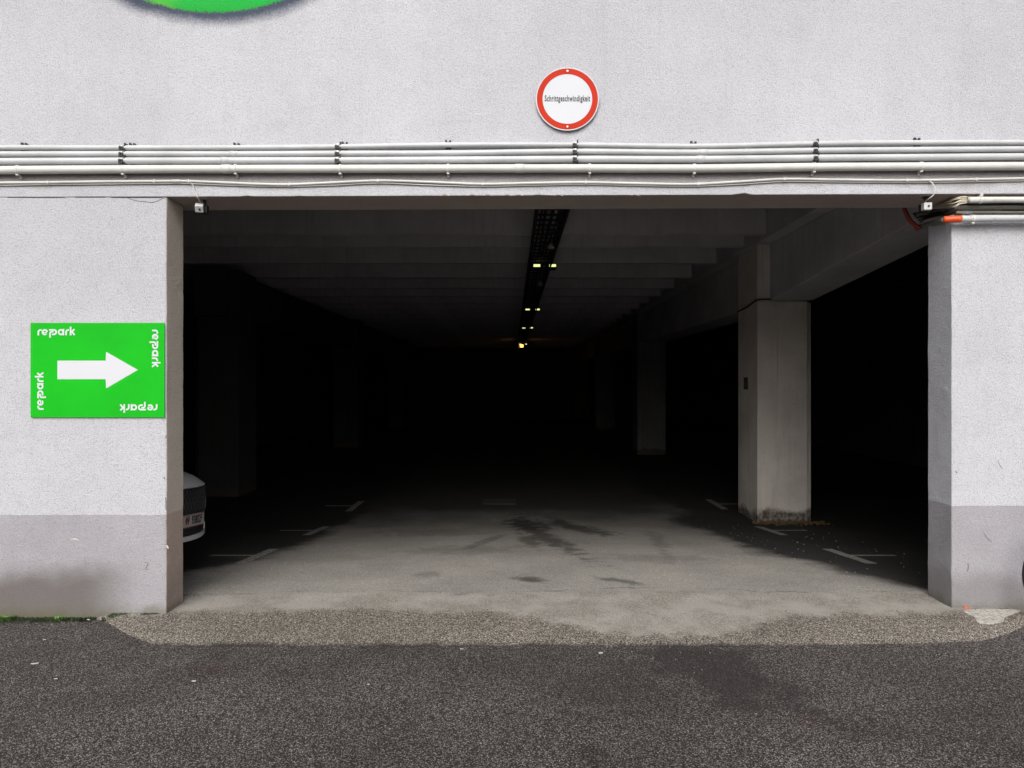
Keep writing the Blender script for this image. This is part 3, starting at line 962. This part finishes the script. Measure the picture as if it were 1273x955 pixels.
def logo_strokes():
    S = []
    S.append([(0.18, 0.0), (0.18, 0.45)] + arc(0.52, 0.50, 0.34, 170, 95, 6) + [(0.68, 0.85)])
    S.append(arc(1.20, 0.5, 0.36, 8, 318, 24))
    S.append([(0.90, 0.47), (1.56, 0.47)])
    S.append([(1.86, 0.85), (2.62, 0.85)] + arc(2.64, 0.5, 0.35, 84, -84, 14) + [(2.62, 0.15), (2.34, 0.15)])
    S.append([(2.03, -0.38), (2.03, 0.22)] + arc(2.32, 0.27, 0.29, 172, 96, 6) + [(2.56, 0.56)])
    S.append(arc(3.74, 0.5, 0.36, 0, 359, 26))
    S.append([(4.13, 0.0), (4.13, 1.0)])
    S.append([(4.55, 0.0), (4.55, 0.45)] + arc(4.89, 0.50, 0.34, 170, 95, 6) + [(5.02, 0.85)])
    S.append([(5.27, 0.0), (5.27, 1.36)])
    S.append([(5.36, 0.44), (5.86, 0.97)])
    S.append([(5.44, 0.60), (5.90, 0.03)])
    return S

YS = 5.585
def pxm(px, py): p = P(px, py, YS); return (p.x, p.z)
sg = empty("direction_sign", (0, 0, 0), "flat green rectangular sign with a white arrow pointing right and four small wordmarks", "sign")
bm = bmesh.new()
nx = 20
a0 = pxm(38, 401.5); a1 = pxm(204.5, 519)
def warp(p):
    # lower right corner stands off the wall a little
    u = (p.x - a0[0]) / (a1[0] - a0[0]); v = (p.z - a0[1]) / (a1[1] - a0[1])
    return Vector((p.x, p.y, p.z))
bm = grid_box(a0[0], a1[0], YS, YS + 0.004, a1[1], a0[1], 24, 1, 16, 0, warp)
finish("panel", bm, M_SIGNGREEN, sg)
YF = YS - 0.0002
bm = bmesh.new()
pts = [pxm(a, b) for a, b in ((71.5, 448.5), (131.5, 448.5), (132, 437.5), (171.5, 460), (132, 483), (131.5, 471.5), (71.5, 471.5))]
flat_poly(bm, pts, YF, 0.0006)
finish("arrow", bm, M_SIGNWHITE, sg)
U = 7.9 * YS / F
def wordmark(px, py, ang):
    ox, oz = pxm(px, py)
    bm = bmesh.new()
    ca, sa = math.cos(ang), math.sin(ang)
    for i, s in enumerate(logo_strokes()):
        pts = [(ox + U * (a * ca - b * sa), oz + U * (a * sa + b * ca)) for a, b in s]
        ribbon(bm, pts, (0.14 if i == 2 else 0.25) * U, YF - 0.0001 * i, 0.0006)
    return finish("wordmark", bm, M_SIGNWHITE, sg)
wordmark(46.3, 417.0, 0)
wordmark(189.0, 409.5, -math.pi / 2)
wordmark(196.2, 502.6, math.pi)
wordmark(54.2, 510.0, math.pi / 2)

# ---------------------------------------------------------------- round sign
def text_mesh(name, body, size, sx, mat, parent, loc, offset=0.0, rot=(math.radians(90), 0, 0), ext=0.0006, spacing=1.0):
    cu = bpy.data.curves.new(name, 'FONT')
    cu.body = body
    cu.size = size
    cu.align_x = 'CENTER'
    cu.align_y = 'CENTER'
    cu.extrude = ext
    cu.offset = offset
    cu.resolution_u = 3
    cu.space_character = spacing
    tmp = bpy.data.objects.new(name + "_tmp", cu)
    C.objects.link(tmp)
    dg = bpy.context.evaluated_depsgraph_get()
    me = bpy.data.meshes.new_from_object(tmp.evaluated_get(dg))
    bpy.data.objects.remove(tmp)
    bpy.data.curves.remove(cu)
    for v in me.vertices: v.co.x *= sx
    me.materials.clear()
    me.materials.append(mat)
    o = link(name, me, parent)
    o.location = loc
    o.rotation_euler = rot
    return o
YR = 5.572
cs = P(705.3, 123.3, YR)
R0 = 39.3 * YR / F
rs = empty("speed_sign", cs, "round white traffic sign with red rim and one word, fixed high above the opening", "sign")
bm = bmesh.new()
lathe(bm, [(R0 - 0.002, 0.004), (R0, 0.002), (R0, -0.001), (R0 - 0.0015, -0.002)], 72, 'Y')
finish("plate", bm, M_SIGNFACE, rs)
def annulus(bm, r0, r1, y, th, n=72):
    rings = []
    for (r, yy) in ((r0, y), (r0, y - th), (r1, y - th), (r1, y)):
        rings.append([bm.verts.new((r * math.cos(2 * math.pi * i / n), yy, r * math.sin(2 * math.pi * i / n))) for i in range(n)])
    for A, B in zip(rings, rings[1:]):
        for i in range(n):
            bm.faces.new((A[i], A[(i + 1) % n], B[(i + 1) % n], B[i]))
bm = bmesh.new()
annulus(bm, R0 * 0.785, R0 * 0.965, -0.002, 0.0012)
finish("red_ring", bm, M_SIGNRED, rs)
t = text_mesh("lettering", "Schrittgeschwindigkeit", 0.064, 0.5, M_INK, rs, (0, -0.0035, 0.002), 0.0016, spacing=1.12)
wd = t.dimensions.x
xsz = [v.co.x for v in t.data.vertices]
sc_x = (56.5 * YR / F) / (max(xsz) - min(xsz))
for v in t.data.vertices: v.co.x *= sc_x
for sz in (1, -1):
    bm = bmesh.new()
    lathe(bm, [(0.007, -0.009), (0.009, -0.006), (0.009, -0.003)], 10, 'Y', (0, 0, sz * R0 * 0.88))
    finish("screw", bm, M_ALU, rs)
for sz in (1, -1):
    bm = bmesh.new()
    box(bm, -0.02, 0.02, 0.004, 0.024, sz * R0 * 0.88 - 0.02, sz * R0 * 0.88 + 0.02)
    finish("wall_bracket", bm, M_ALU, rs)

# ---------------------------------------------------------------- pillar fittings
bm = bmesh.new()
box(bm, -0.03, 0.0, -0.075, 0.075, -0.10, 0.10)
sw = finish("switch_box", bm, plain("dark_green_grey_box", (0.03, 0.035, 0.033), 0.5), None, bevel=0.005)
sw.location = (3.949, 12.18, 1.75)
tag(sw, "small dark switch box on the side of the pale concrete pillar", "switch box")
bm = bmesh.new()
box(bm, -0.033, -0.031, -0.05, 0.05, -0.07, 0.07)
lid = finish("cover", bm, plain("box_cover", (0.07, 0.075, 0.07), 0.4), sw)
free_tube("pillar_cable", "black cable slung round the top of the pale concrete pillar",
    [(3.93, 12.6, 3.0), (3.935, 12.1, 3.03), (3.93, 11.63, 3.085), (4.1, 11.625, 3.10), (4.5, 11.64, 3.095), (4.8, 11.64, 3.085), (4.87, 11.8, 3.07)], 0.012, M_BLACK, "cable")

# ---------------------------------------------------------------- overhead tray with lamps
tr = empty("cable_tray", (0, 0, 0), "long black cable tray hung under the ceiling ribs down the middle of the garage", "cable tray")
for xa in (0.30, 0.68):
    bm = bmesh.new(); box(bm, xa, xa + 0.03, 6.3, 44.0, 3.86, 4.04)
    finish("side_rail", bm, M_TRAY, tr)
bm = bmesh.new()
yy = 6.5
while yy < 44:
    box(bm, 0.33, 0.68, yy, yy + 0.04, 3.885, 3.905)
    yy += 0.3
o = finish("rungs", bm, M_TRAY, tr); o["kind"] = "stuff"
for i in range(5):
    pts = []
    y0 = 6.4
    while y0 < 44.5:
        pts.append((0.37 + i * 0.07 + random.uniform(-0.02, 0.02), y0, 3.93 + random.uniform(-0.01, 0.03)))
        y0 += 2.5
    bm = bmesh.new(); tube(bm, smooth_path(pts, 3), 0.016 + 0.004 * (i % 3), 7)
    o = finish("tray_cable", bm, M_BLACK, tr, smooth=True)
M_LAMP = glow("greenish_lamp_light", (0.80, 0.86, 0.34), 1.1)
M_OR = glow("orange_lamp_light", (1.0, 0.36, 0.06), 6.0)
def ceiling_lamp(x, yy, label, wx):
    rt = empty("ceiling_lamp", (x, yy, 3.9), label, "lamp", "lit lamps along the cable tray")
    bm = bmesh.new(); box(bm, -wx / 2 - 0.015, wx / 2 + 0.015, 0.0, 0.35, -0.05, 0.015)
    finish("housing", bm, M_TRAY, rt, bevel=0.004)
    bm = bmesh.new(); box(bm, -wx / 2, wx / 2, -0.012, -0.001, -0.04, 0.005)
    finish("diffuser", bm, M_LAMP, rt, bevel=0.003)
    bm = bmesh.new(); box(bm, -0.012, 0.012, 0.1, 0.13, 0.016, 0.09)
    finish("bracket", bm, M_TRAY, rt)
words = ["nearest", "second nearest", "third nearest", "farthest"]
for i, yy in enumerate((13.1, 20.8, 27.6, 38.9)):
    ceiling_lamp(0.45, yy, f"{words[i]} lit yellow lamp on the left side of the overhead cable tray", 0.12)
    ceiling_lamp(0.735, yy, f"{words[i]} lit yellow lamp on the right side of the overhead cable tray", 0.12)
M_CUP = plain("dull_grey_lamp_shade", (0.30, 0.29, 0.28), 0.5)
for i, yy in enumerate((10.6, 14.6)):
    rt = empty("unlit_spotlight", (0.57, yy, 3.72), ("nearer" if i == 0 else "farther") + " unlit grey spotlight hanging beneath the cable tray", "lamp", "unlit spotlights under the tray")
    bm = bmesh.new(); lathe(bm, [(0.055, 0.0), (0.05, 0.03), (0.025, 0.08), (0.012, 0.10)], 16, 'Z')
    finish("shade", bm, M_CUP, rt, smooth=True)
    bm = bmesh.new(); tube(bm, [(0, 0, 0.10), (0, 0, 0.165)], 0.008, 8)
    finish("stem", bm, M_TRAY, rt)
rt = empty("orange_lamp", (0.48, 37.4, 3.72), "small orange lamp on a hanging rod at the far end of the garage", "lamp")
bm = bmesh.new(); box(bm, -0.06, 0.10, -0.05, 0.05, -0.08, 0.05); finish("diffuser", bm, M_OR, rt, bevel=0.01)
bm = bmesh.new(); tube(bm, [(-0.13, 0.0, -0.15), (-0.13, 0.0, 0.88)], 0.022, 8); tube(bm, [(-0.13, 0, -0.02), (-0.088, 0, -0.02)], 0.02, 8)
finish("rod", bm, M_ALU, rt)

# ---------------------------------------------------------------- white car parked left, nose towards the aisle
def build_car():
    rt = empty("parked_car", (0, 0, 0), "white car parked inside the garage, half hidden behind the left wall", "car")
    paint = plain("white_car_paint", (0.60, 0.60, 0.62), 0.3, 0, 0.04, 2)
    black = plain("black_car_plastic", (0.012, 0.012, 0.013), 0.45, 0, 0.2, 10)
    glass = plain("dark_car_glass", (0.015, 0.017, 0.02), 0.08, 0, 0.1, 2)
    rubber = plain("tyre_rubber", (0.02, 0.02, 0.02), 0.8, 0, 0.2, 20)
    rim_m = plain("alloy_rim", (0.45, 0.45, 0.46), 0.3, 0.8, 0.1, 10)
    def nose(yv):
        a = abs(yv)
        return -0.36 * yv * yv - (1.6 * (a - 0.62) ** 2 if a > 0.62 else 0)
    # body: stations from the nose backwards, half section from sill to centre line of bonnet / roof
    st = [(0.00, .34, .60, .68, .74, .79, .80), (-.07, .30, .60, .72, .79, .84, .85), (-.28, .26, .60, .80, .87, .92, .94),
          (-.70, .22, .60, .87, .94, .99, 1.0), (-1.15, .22, .60, .95, 1.04, 1.10, 1.13), (-1.5, .22, .60, .96, 1.03, 1.06, 1.065),
          (-2.4, .22, .60, .97, 1.03, 1.06, 1.065), (-3.3, .22, .60, .99, 1.04, 1.06, 1.065), (-4.0, .24, .62, 1.0, 1.04, 1.06, 1.065), (-4.42, .30, .62, .98, 1.02, 1.04, 1.05), (-4.5, .4, .62, .92, .96, .98, .99)]
    hw = [0.90, 0.92, 0.92, 0.88, 0.62, 0.30]
    wsc = [0.97, 0.985, 1, 1, 1, 1, 1, 1, 1, .97, .93]
    bm = bmesh.new()
    secs = []
    for (s, ws) in zip(st, wsc):
        x0, zs = s[0], s[1:]
        ring = []
        for side in (1, -1):
            idx = range(6) if side == 1 else range(5, -1, -1)
            for i in idx:
                yv = hw[i] * ws * side
                xx = x0 + (nose(yv) * max(0.0, 1 + x0 / 1.6) if x0 > -1.6 else (0.18 * yv * yv * (-(x0) - 3.6) if x0 < -3.6 else 0))
                ring.append(bm.verts.new((xx - 0.03, yv, zs[i])))
        secs.append(ring)
    for A, B in zip(secs, secs[1:]):
        for i in range(len(A)):
            bm.faces.new((A[i], A[(i + 1) % len(A)], B[(i + 1) % len(A)], B[i]))
    for ring in (secs[0], secs[-1]):
        n = len(ring)
        for i in range(n // 2 - 1):
            bm.faces.new((ring[i], ring[i + 1], ring[n - 2 - i], ring[n - 1 - i]))
    o = finish("body", bm, paint, rt, smooth=True)
    m = o.modifiers.new("sub", 'SUBSURF'); m.levels = 2; m.render_levels = 2
    # cabin
    bm = bmesh.new()
    low = [(-1.25, .74), (-2.2, .80), (-3.3, .80), (-4.3, .72)]
    top = [(-2.0, .58), (-2.5, .63), (-3.3, .63), (-3.95, .57)]
    prof_l = [bm.verts.new((a, s * b, 1.03)) for s in (1, -1) for a, b in low]
    prof_t = [bm.verts.new((a, s * b, 1.60)) for s in (1, -1) for a, b in top]
    for s in (0, 4):
        for i in range(3):
            bm.faces.new((prof_l[s + i], prof_l[s + i + 1], prof_t[s + i + 1], prof_t[s + i]))
    bm.faces.new((prof_l[0], prof_l[4], prof_t[4], prof_t[0]))
    bm.faces.new((prof_l[3], prof_l[7], prof_t[7], prof_t[3]))
    for i in range(3):
        bm.faces.new((prof_t[i], prof_t[i + 1], prof_t[4 + i + 1], prof_t[4 + i]))
        bm.faces.new((prof_l[i], prof_l[i + 1], prof_l[4 + i + 1], prof_l[4 + i]))
    finish("window_glass", bm, glass, rt, bevel=0.02)
    bm = bmesh.new()
    box(bm, -3.98, -1.98, -0.61, 0.61, 1.585, 1.645)
    finish("roof", bm, paint, rt, bevel=0.03, segs=3)
    def front_strip(name, y0, y1, z0, z1, off, mat, par=rt, n=18, shear=0.0, bevel=0.004, depth=0.03):
        bm = bmesh.new()
        rows = []
        for i in range(n + 1):
            yv = y0 + (y1 - y0) * i / n
            fx = nose(yv) + off
            rows.append([bm.verts.new(v) for v in ((fx, yv, z0 + shear * yv * yv), (fx - depth, yv, z0 + shear * yv * yv), (fx - depth, yv, z1), (fx, yv, z1))])
        for A, B in zip(rows, rows[1:]):
            for i in range(4):
                bm.faces.new((A[i], A[(i + 1) % 4], B[(i + 1) % 4], B[i]))
        bm.faces.new(rows[0]); bm.faces.new(rows[-1][::-1])
        return finish(name, bm, mat, par, bevel=bevel)
    g = front_strip("grille", -0.58, 0.58, 0.575, 0.825, 0.012, black)
    # lattice of the grille
    bm = bmesh.new()
    for i in range(-16, 17):
        for sgn in (1, -1):
            ya = i * 0.06
            a = (ya - 0.07, 0.59); b = (ya + 0.07, 0.815)
            if sgn < 0: a, b = (ya + 0.07, 0.59), (ya - 0.07, 0.815)
            if abs(a[0]) < 0.55 and abs(b[0]) < 0.55:
                tube(bm, [(nose(a[0]) + 0.014, a[0], a[1]), (nose(0.5 * (a[0] + b[0])) + 0.014, 0.5 * (a[0] + b[0]), 0.715), (nose(b[0]) + 0.014, b[0], b[1])], 0.004, 4)
    finish("lattice", bm, plain("dark_grille_lattice", (0.03, 0.03, 0.032), 0.35), g)
    front_strip("bonnet_lip", -0.60, 0.60, 0.827, 0.856, 0.0, paint, depth=0.10, bevel=0.014)
    front_strip("plate_recess", -0.60, 0.60, 0.43, 0.573, 0.008, black)
    li = front_strip("lower_intake", -0.50, 0.50, 0.385, 0.43, 0.006, black)
    front_strip("front_lip", -0.86, 0.86, 0.335, 0.382, 0.020, paint, depth=0.12, bevel=0.012, shear=0.05)
    for s in (1, -1):
        front_strip("bumper_corner", *(sorted((s * 0.50, s * 0.84))), 0.385, 0.46, 0.016, paint, depth=0.06, bevel=0.01, n=8)
        front_strip("grille_trim", *(sorted((s * 0.582, s * 0.60))), 0.60, 0.70, 0.02, plain("chrome_trim", (0.6, 0.6, 0.62), 0.2, 0.7), n=3, bevel=0.0)
        bm = bmesh.new()
        rows = []
        for i in range(9):
            yv = s * (0.60 + 0.28 * i / 8)
            fx = nose(yv) + 0.012 - 0.05 * i / 8
            rows.append([bm.verts.new(v) for v in ((fx, yv, 0.745 + .02 * i / 8), (fx - .06, yv, 0.745 + .02 * i / 8), (fx - .08, yv, 0.84), (fx - .02, yv, 0.84))])
        for A, B in zip(rows, rows[1:]):
            for i in range(4):
                bm.faces.new((A[i], A[(i + 1) % 4], B[(i + 1) % 4], B[i]))
        bm.faces.new(rows[0]); bm.faces.new(rows[-1][::-1])
        finish("headlight", bm, plain("headlight_glass", (0.25, 0.26, 0.28), 0.1, 0.3), rt, bevel=0.004)
    bm = bmesh.new()
    rows = []
    for i in range(15):
        u = 1.15 * (i / 14) ** 1.7
        row = []
        for q in range(17):
            yv = -0.70 + 1.40 * q / 16
            crown = 1 - 0.42 * (yv / 0.70) ** 2
            zz = 0.842 + (0.19 * (1 - math.exp(-u / 0.16)) + 0.06 * u) * crown
            row.append(bm.verts.new((nose(yv) * max(0.0, 1 - u / 1.6) + 0.004 - u, yv, zz)))
        rows.append(row)
    for A, B in zip(rows, rows[1:]):
        for q in range(16):
            bm.faces.new((A[q], A[q + 1], B[q + 1], B[q]))
    bo = finish("bonnet", bm, paint, rt, smooth=True)
    m = bo.modifiers.new("thick", 'SOLIDIFY'); m.thickness = 0.03; m.offset = -1
    # small dark vent on the bonnet
    bm = bmesh.new(); box(bm, -0.24, -0.12, -0.20, -0.10, 0.962, 0.968)
    # number plate
    npl = bmesh.new(); box(npl, -0.006, 0.0, -0.26, 0.26, -0.06, 0.06)
    bm.free()
    plt = finish("number_plate", npl, plain("plate_white", (0.42, 0.41, 0.40), 0.35, 0, 0.03), rt, bevel=0.002)
    plt.location = (0.018, 0, 0.525)
    redm = plain("plate_red", (0.45, 0.02, 0.02), 0.4)
    bm = bmesh.new(); box(bm, 0.0005, 0.0015, -0.255, 0.255, 0.052, 0.057); box(bm, 0.0005, 0.0015, -0.255, 0.255, -0.057, -0.052)
    finish("border", bm, redm, plt)
    bm = bmesh.new(); box(bm, 0.0005, 0.0018, -0.258, -0.215, -0.05, 0.05)
    finish("country_band", bm, plain("plate_blue", (0.02, 0.05, 0.35), 0.4), plt)
    text_mesh("registration", "W  93802F", 0.112, 0.70, M_INK, plt, (0.001, 0.035, 0.0), 0.003, rot=(math.radians(90), 0, math.radians(90)))
    bm = bmesh.new()
    sh = [(-0.020, 0.024), (0.020, 0.024), (0.020, -0.005), (0.0, -0.026), (-0.020, -0.005)]
    f1 = [bm.verts.new((0.002, a - 0.135, b)) for a, b in sh]; f0 = [bm.verts.new((0.0005, a - 0.135, b)) for a, b in sh]
    bm.faces.new(f1)
    for i in range(5): bm.faces.new((f1[i], f0[i], f0[(i + 1) % 5], f1[(i + 1) % 5]))
    finish("crest", bm, redm, plt)
    for xx in (-0.95, -3.6):
        for s in (1, -1):
            bm = bmesh.new()
            lathe(bm, [(0.22, -0.10), (0.33, -0.11), (0.352, -0.08), (0.352, 0.08), (0.33, 0.11), (0.22, 0.10)], 28, 'Y')
            wl = finish("wheel", bm, rubber, rt, smooth=False)
            wl.location = (xx, s * 0.80, 0.352)
            bm = bmesh.new()
            lathe(bm, [(0.225, -0.1), (0.225, 0.1), (0.20, 0.112), (0.05, 0.10)], 24, 'Y')
            rm = finish("rim", bm, rim_m, wl)
    for s in (1, -1):
        bm = bmesh.new(); box(bm, -1.75, -1.60, *sorted((s * 0.86, s * 1.04)), 1.02, 1.15)
        finish("mirror", bm, paint, rt, bevel=0.03, segs=3)
    return rt
car = build_car()
car.location = (-3.07, 6.87, floor_z(6.87) + 0.002)
car.rotation_euler = (-math.atan(0.087), 0, 0)

# ---------------------------------------------------------------- bicycle just beyond the right edge of the picture
bk = empty("bicycle", (0, 0, 0), "black bicycle tyre just showing at the right edge beside the pier", "bicycle")
bk.location = (4.24, 5.5, -0.083)
bk.scale = (1.04, 1.04, 1.04)
BR = 0.34
def wheel(xc):
    bm = bmesh.new()
    ring = [(xc + BR * 1.0 * math.cos(a) * 0.965, 0, 0.36 + BR * 0.965 * math.sin(a)) for a in [2 * math.pi * i / 40 for i in range(41)]]
    tube(bm, ring, 0.021, 8, cap=False)
    wl = finish("wheel", bm, M_BLACK, bk, smooth=True)
    bm = bmesh.new()
    for i in range(20):
        a = 2 * math.pi * i / 20
        tube(bm, [(xc + 0.02 * math.cos(a), 0.02 * (1 if i % 2 else -1), 0.36 + 0.02 * math.sin(a)), (xc + 0.31 * math.cos(a), 0, 0.36 + 0.31 * math.sin(a))], 0.0012, 4)
    lathe(bm, [(0.02, -0.04), (0.02, 0.04)], 10, 'Y', (xc, 0, 0.36))
    finish("spokes", bm, M_ALU, wl)
wheel(0.0); wheel(1.04)
bm = bmesh.new()
for a, b in (((1.04, .36), (0.62, .36)), ((0.62, .36), (0.74, .86)), ((1.04, .36), (0.73, .80)), ((0.62, .36), (0.16, .80)), ((0.74, .82), (0.14, .88)), ((0.17, .76), (0.12, .98))):
    tube(bm, [(a[0], 0, a[1]), (b[0], 0, b[1])], 0.016, 10)
finish("frame", bm, M_BLACK, bk, smooth=True)
bm = bmesh.new()
for s in (-0.045, 0.045):
    tube(bm, smooth_path([(0.0, s, 0.36), (0.08, s, 0.55), (0.165, s * 0.4, 0.78)], 4), 0.011, 8)
finish("fork", bm, M_BLACK, bk, smooth=True)
bm = bmesh.new()
tube(bm, smooth_path([(0.30, -0.20, 1.02), (0.16, -0.17, 1.03), (0.11, 0, 1.0), (0.16, 0.17, 1.03), (0.30, 0.20, 1.02)], 6), 0.012, 8)
finish("handlebar", bm, M_ALU, bk, smooth=True)
bm = bmesh.new()
tube(bm, smooth_path([(0.62, 0, 0.955), (0.72, 0, 0.945), (0.86, 0, 0.955)], 5), [0.02, 0.024, 0.03, 0.035, 0.045, 0.055, 0.065, 0.07, 0.07, 0.065, 0.05], 10)
tube(bm, [(0.74, 0, 0.84), (0.755, 0, 0.93)], 0.013, 8)
finish("saddle", bm, M_BLACK, bk, smooth=True)

# ---------------------------------------------------------------- moss and weeds along the foot of the left wall
def leafy(name, spots, mat, label=None):
    bm = bmesh.new()
    for (x, y, z, s, up) in spots:
        a = random.uniform(0, 6.28)
        d = Vector((math.cos(a), math.sin(a) * 0.8 - 0.2, up)).normalized()
        sd = Vector((-d.y, d.x, random.uniform(-0.3, 0.3))).normalized()
        p = Vector((x, y, z))
        vs = [bm.verts.new(p - sd * s * 0.25), bm.verts.new(p + sd * s * 0.25), bm.verts.new(p + d * s + sd * s * 0.15), bm.verts.new(p + d * s * 1.3 - sd * s * 0.05)]
        bm.faces.new(vs)
    return tag(finish(name, bm, mat), label, kind="stuff")
kk = NT("moss_green")
MOSS = kk.done(kk.mix(kk.lin(kk.noise(14, 4, 0.7), 0.35, 0.65, 0, 1), (0.010, 0.015, 0.005), (0.028, 0.058, 0.009)), 0.8)
sp = []
for i in range(9000):
    x = -5.4 + random.random() ** 0.9 * 2.72
    t = (x + 5.4) / 2.72
    wdt = 0.16 * (1 - t) + 0.03 + 0.05 * noise.noise(Vector((x * 6, 0, 0)))
    if noise.noise(Vector((x * 4, 5, 0))) < -0.45 * (1 - t) - 0.05: continue
    y = 5.597 - abs(random.gauss(0, 0.45)) * max(0.01, wdt)
    sp.append((x, y, -0.079 + (0.03 if x > -3.1 else 0) + random.random() * 0.012, random.uniform(0.006, 0.016), random.uniform(0.3, 1.2)))
leafy("moss", sp, MOSS)
kk = NT("weed_green")
WEED = kk.done(kk.mix(kk.lin(kk.noise(20, 3), 0.35, 0.65, 0, 1), (0.05, 0.13, 0.012), (0.11, 0.24, 0.025)), 0.6)
for (px, py, n, s, lab) in ((5, 770, 60, 0.030, "bright green weed tuft at the foot of the left wall, by the left picture edge"), (70, 770.5, 40, 0.024, "bright green weed tuft in the middle of the mossy strip at the left wall"), (172, 763.5, 22, 0.020, "tiny green weed sprig near the corner of the left wall")):
    c0 = ground_pt(px, py, -0.07)
    rt = None
    bm = bmesh.new()
    for i in range(n):
        a = random.uniform(0, 6.28)
        rr = random.random() * s * 2.2
        p = Vector((c0.x + math.cos(a) * rr * 1.4, min(5.59, c0.y + math.sin(a) * rr * 0.6), -0.075 + (0.03 if px > 120 else 0)))
        d = Vector((math.cos(a), math.sin(a) - 0.3, 0.9 + random.random())).normalized()
        sd = Vector((-d.y, d.x, 0)).normalized()
        L = s * random.uniform(0.7, 1.5)
        vs = [bm.verts.new(p - sd * L * .1), bm.verts.new(p + sd * L * .1), bm.verts.new(p + d * L * .6 + sd * L * .22), bm.verts.new(p + d * L), bm.verts.new(p + d * L * .6 - sd * L * .22)]
        bm.faces.new(vs)
    tag(finish("weed_tuft", bm, WEED), lab, "weed", "weeds along the wall foot")

# ---------------------------------------------------------------- litter and grit
def scrap(bm, c, a, l, w_, h):
    ca, sa = math.cos(a), math.sin(a)
    n = 7
    top = []
    for i in range(n):
        t = 2 * math.pi * i / n
        rr = random.uniform(0.7, 1.1)
        u, v = l * math.cos(t) * rr, w_ * math.sin(t) * rr
        top.append(bm.verts.new((c[0] + u * ca - v * sa, c[1] + u * sa + v * ca, c[2] + h * random.uniform(0.6, 1.3))))
    bot = [bm.verts.new((v.co.x, v.co.y, c[2])) for v in top]
    bm.faces.new(top)
    for i in range(n):
        bm.faces.new((top[i], bot[i], bot[(i + 1) % n], top[(i + 1) % n]))
M_PAPER = plain("white_litter", (0.52, 0.51, 0.49), 0.8, 0, 0.2, 60)
M_GRIT = plain("pale_grit", (0.30, 0.285, 0.265), 0.9, 0, 0.4, 40)
M_LEAF = plain("dry_leaf_orange", (0.50, 0.10, 0.03), 0.6, 0, 0.2, 40)
lit = [(44, 825, 0.036, 0.011, "long white paper scrap lying on the asphalt near the left picture edge"),
       (55, 795.5, 0.015, 0.008, "small white scrap on the asphalt below the mossy wall foot"),
       (241, 847, 0.020, 0.008, "white scrap on the asphalt below the left corner of the opening"),
       (69, 844, 0.018, 0.005, "thin white scrap on the asphalt right of the long paper scrap"),
       (747, 812, 0.026, 0.012, "white scrap beside the dark seam in front of the middle of the opening"),
       (574, 807, 0.018, 0.006, "thin pale scrap on the dark seam left of the middle"),
       (346, 869, 0.012, 0.008, "small pale stone on the asphalt, lower left of the middle"),
       (458, 851, 0.013, 0.008, "small white scrap on the asphalt left of the middle"),
       (940, 888, 0.012, 0.009, "pale yellowish stone on the asphalt, lower right"),
       (110, 770.5, 0.022, 0.008, "white scrap in the moss at the foot of the left wall")]
for px, py, l, w_, lab in lit:
    z = -0.08 if px != 110 else -0.062
    c0 = ground_pt(px, py, z)
    bm = bmesh.new()
    scrap(bm, (c0.x, c0.y, z), random.uniform(-0.4, 0.5), l * 0.75, w_ * 0.8, 0.003)
    tag(finish("litter_scrap", bm, M_PAPER if "stone" not in lab else M_GRIT), lab, "litter", "litter on the ground")
c0 = ground_pt(1197, 753.5, -0.03)
bm = bmesh.new(); scrap(bm, (c0.x, min(c0.y, 5.72), apron_top(5.7)), 0.1, 0.028, 0.012, 0.012)
tag(finish("orange_scrap", bm, M_LEAF), "orange scrap at the foot of the right pier", "litter")
bm = bmesh.new()
for i in range(420):
    x = random.uniform(-3.8, 3.8); y = random.uniform(3.4, 5.4)
    z = -0.081 if y < 5.02 else apron_top(y) - 0.002
    s = random.uniform(0.002, 0.0055)
    scrap(bm, (x, y, z), random.uniform(0, 3), s, s * 0.7, s * 0.8)
for i in range(110):
    x = random.uniform(-2.6, 3.4); y = random.uniform(5.75, 9.5)
    s = random.uniform(0.003, 0.008)
    scrap(bm, (x, y, floor_z(y) - 0.001), random.uniform(0, 3), s, s * 0.7, s * 0.8)
for i in range(70):
    x = random.uniform(2.9, 4.6); y = random.uniform(7.0, 11.5)
    s = random.uniform(0.004, 0.010)
    scrap(bm, (x, y, floor_z(y) - 0.001), random.uniform(0, 3), s, s * 0.7, s * 0.8)
tag(finish("grit", bm, M_GRIT), kind="stuff")
bm = bmesh.new()
for i in range(420):
    a = random.uniform(0, 1)
    x = 3.85 + random.uniform(0, 1.15); y = 11.65 - abs(random.gauss(0, 0.16))
    s = random.uniform(0.008, 0.024)
    scrap(bm, (x, y, floor_z(y) - 0.001 + random.random() * 0.03), random.uniform(0, 3), s, s * 0.6, s * 0.5)
tag(finish("dry_leaf_litter", bm, plain("brown_leaf_litter", (0.17, 0.11, 0.05), 0.9, 0, 0.5, 30)), kind="stuff")
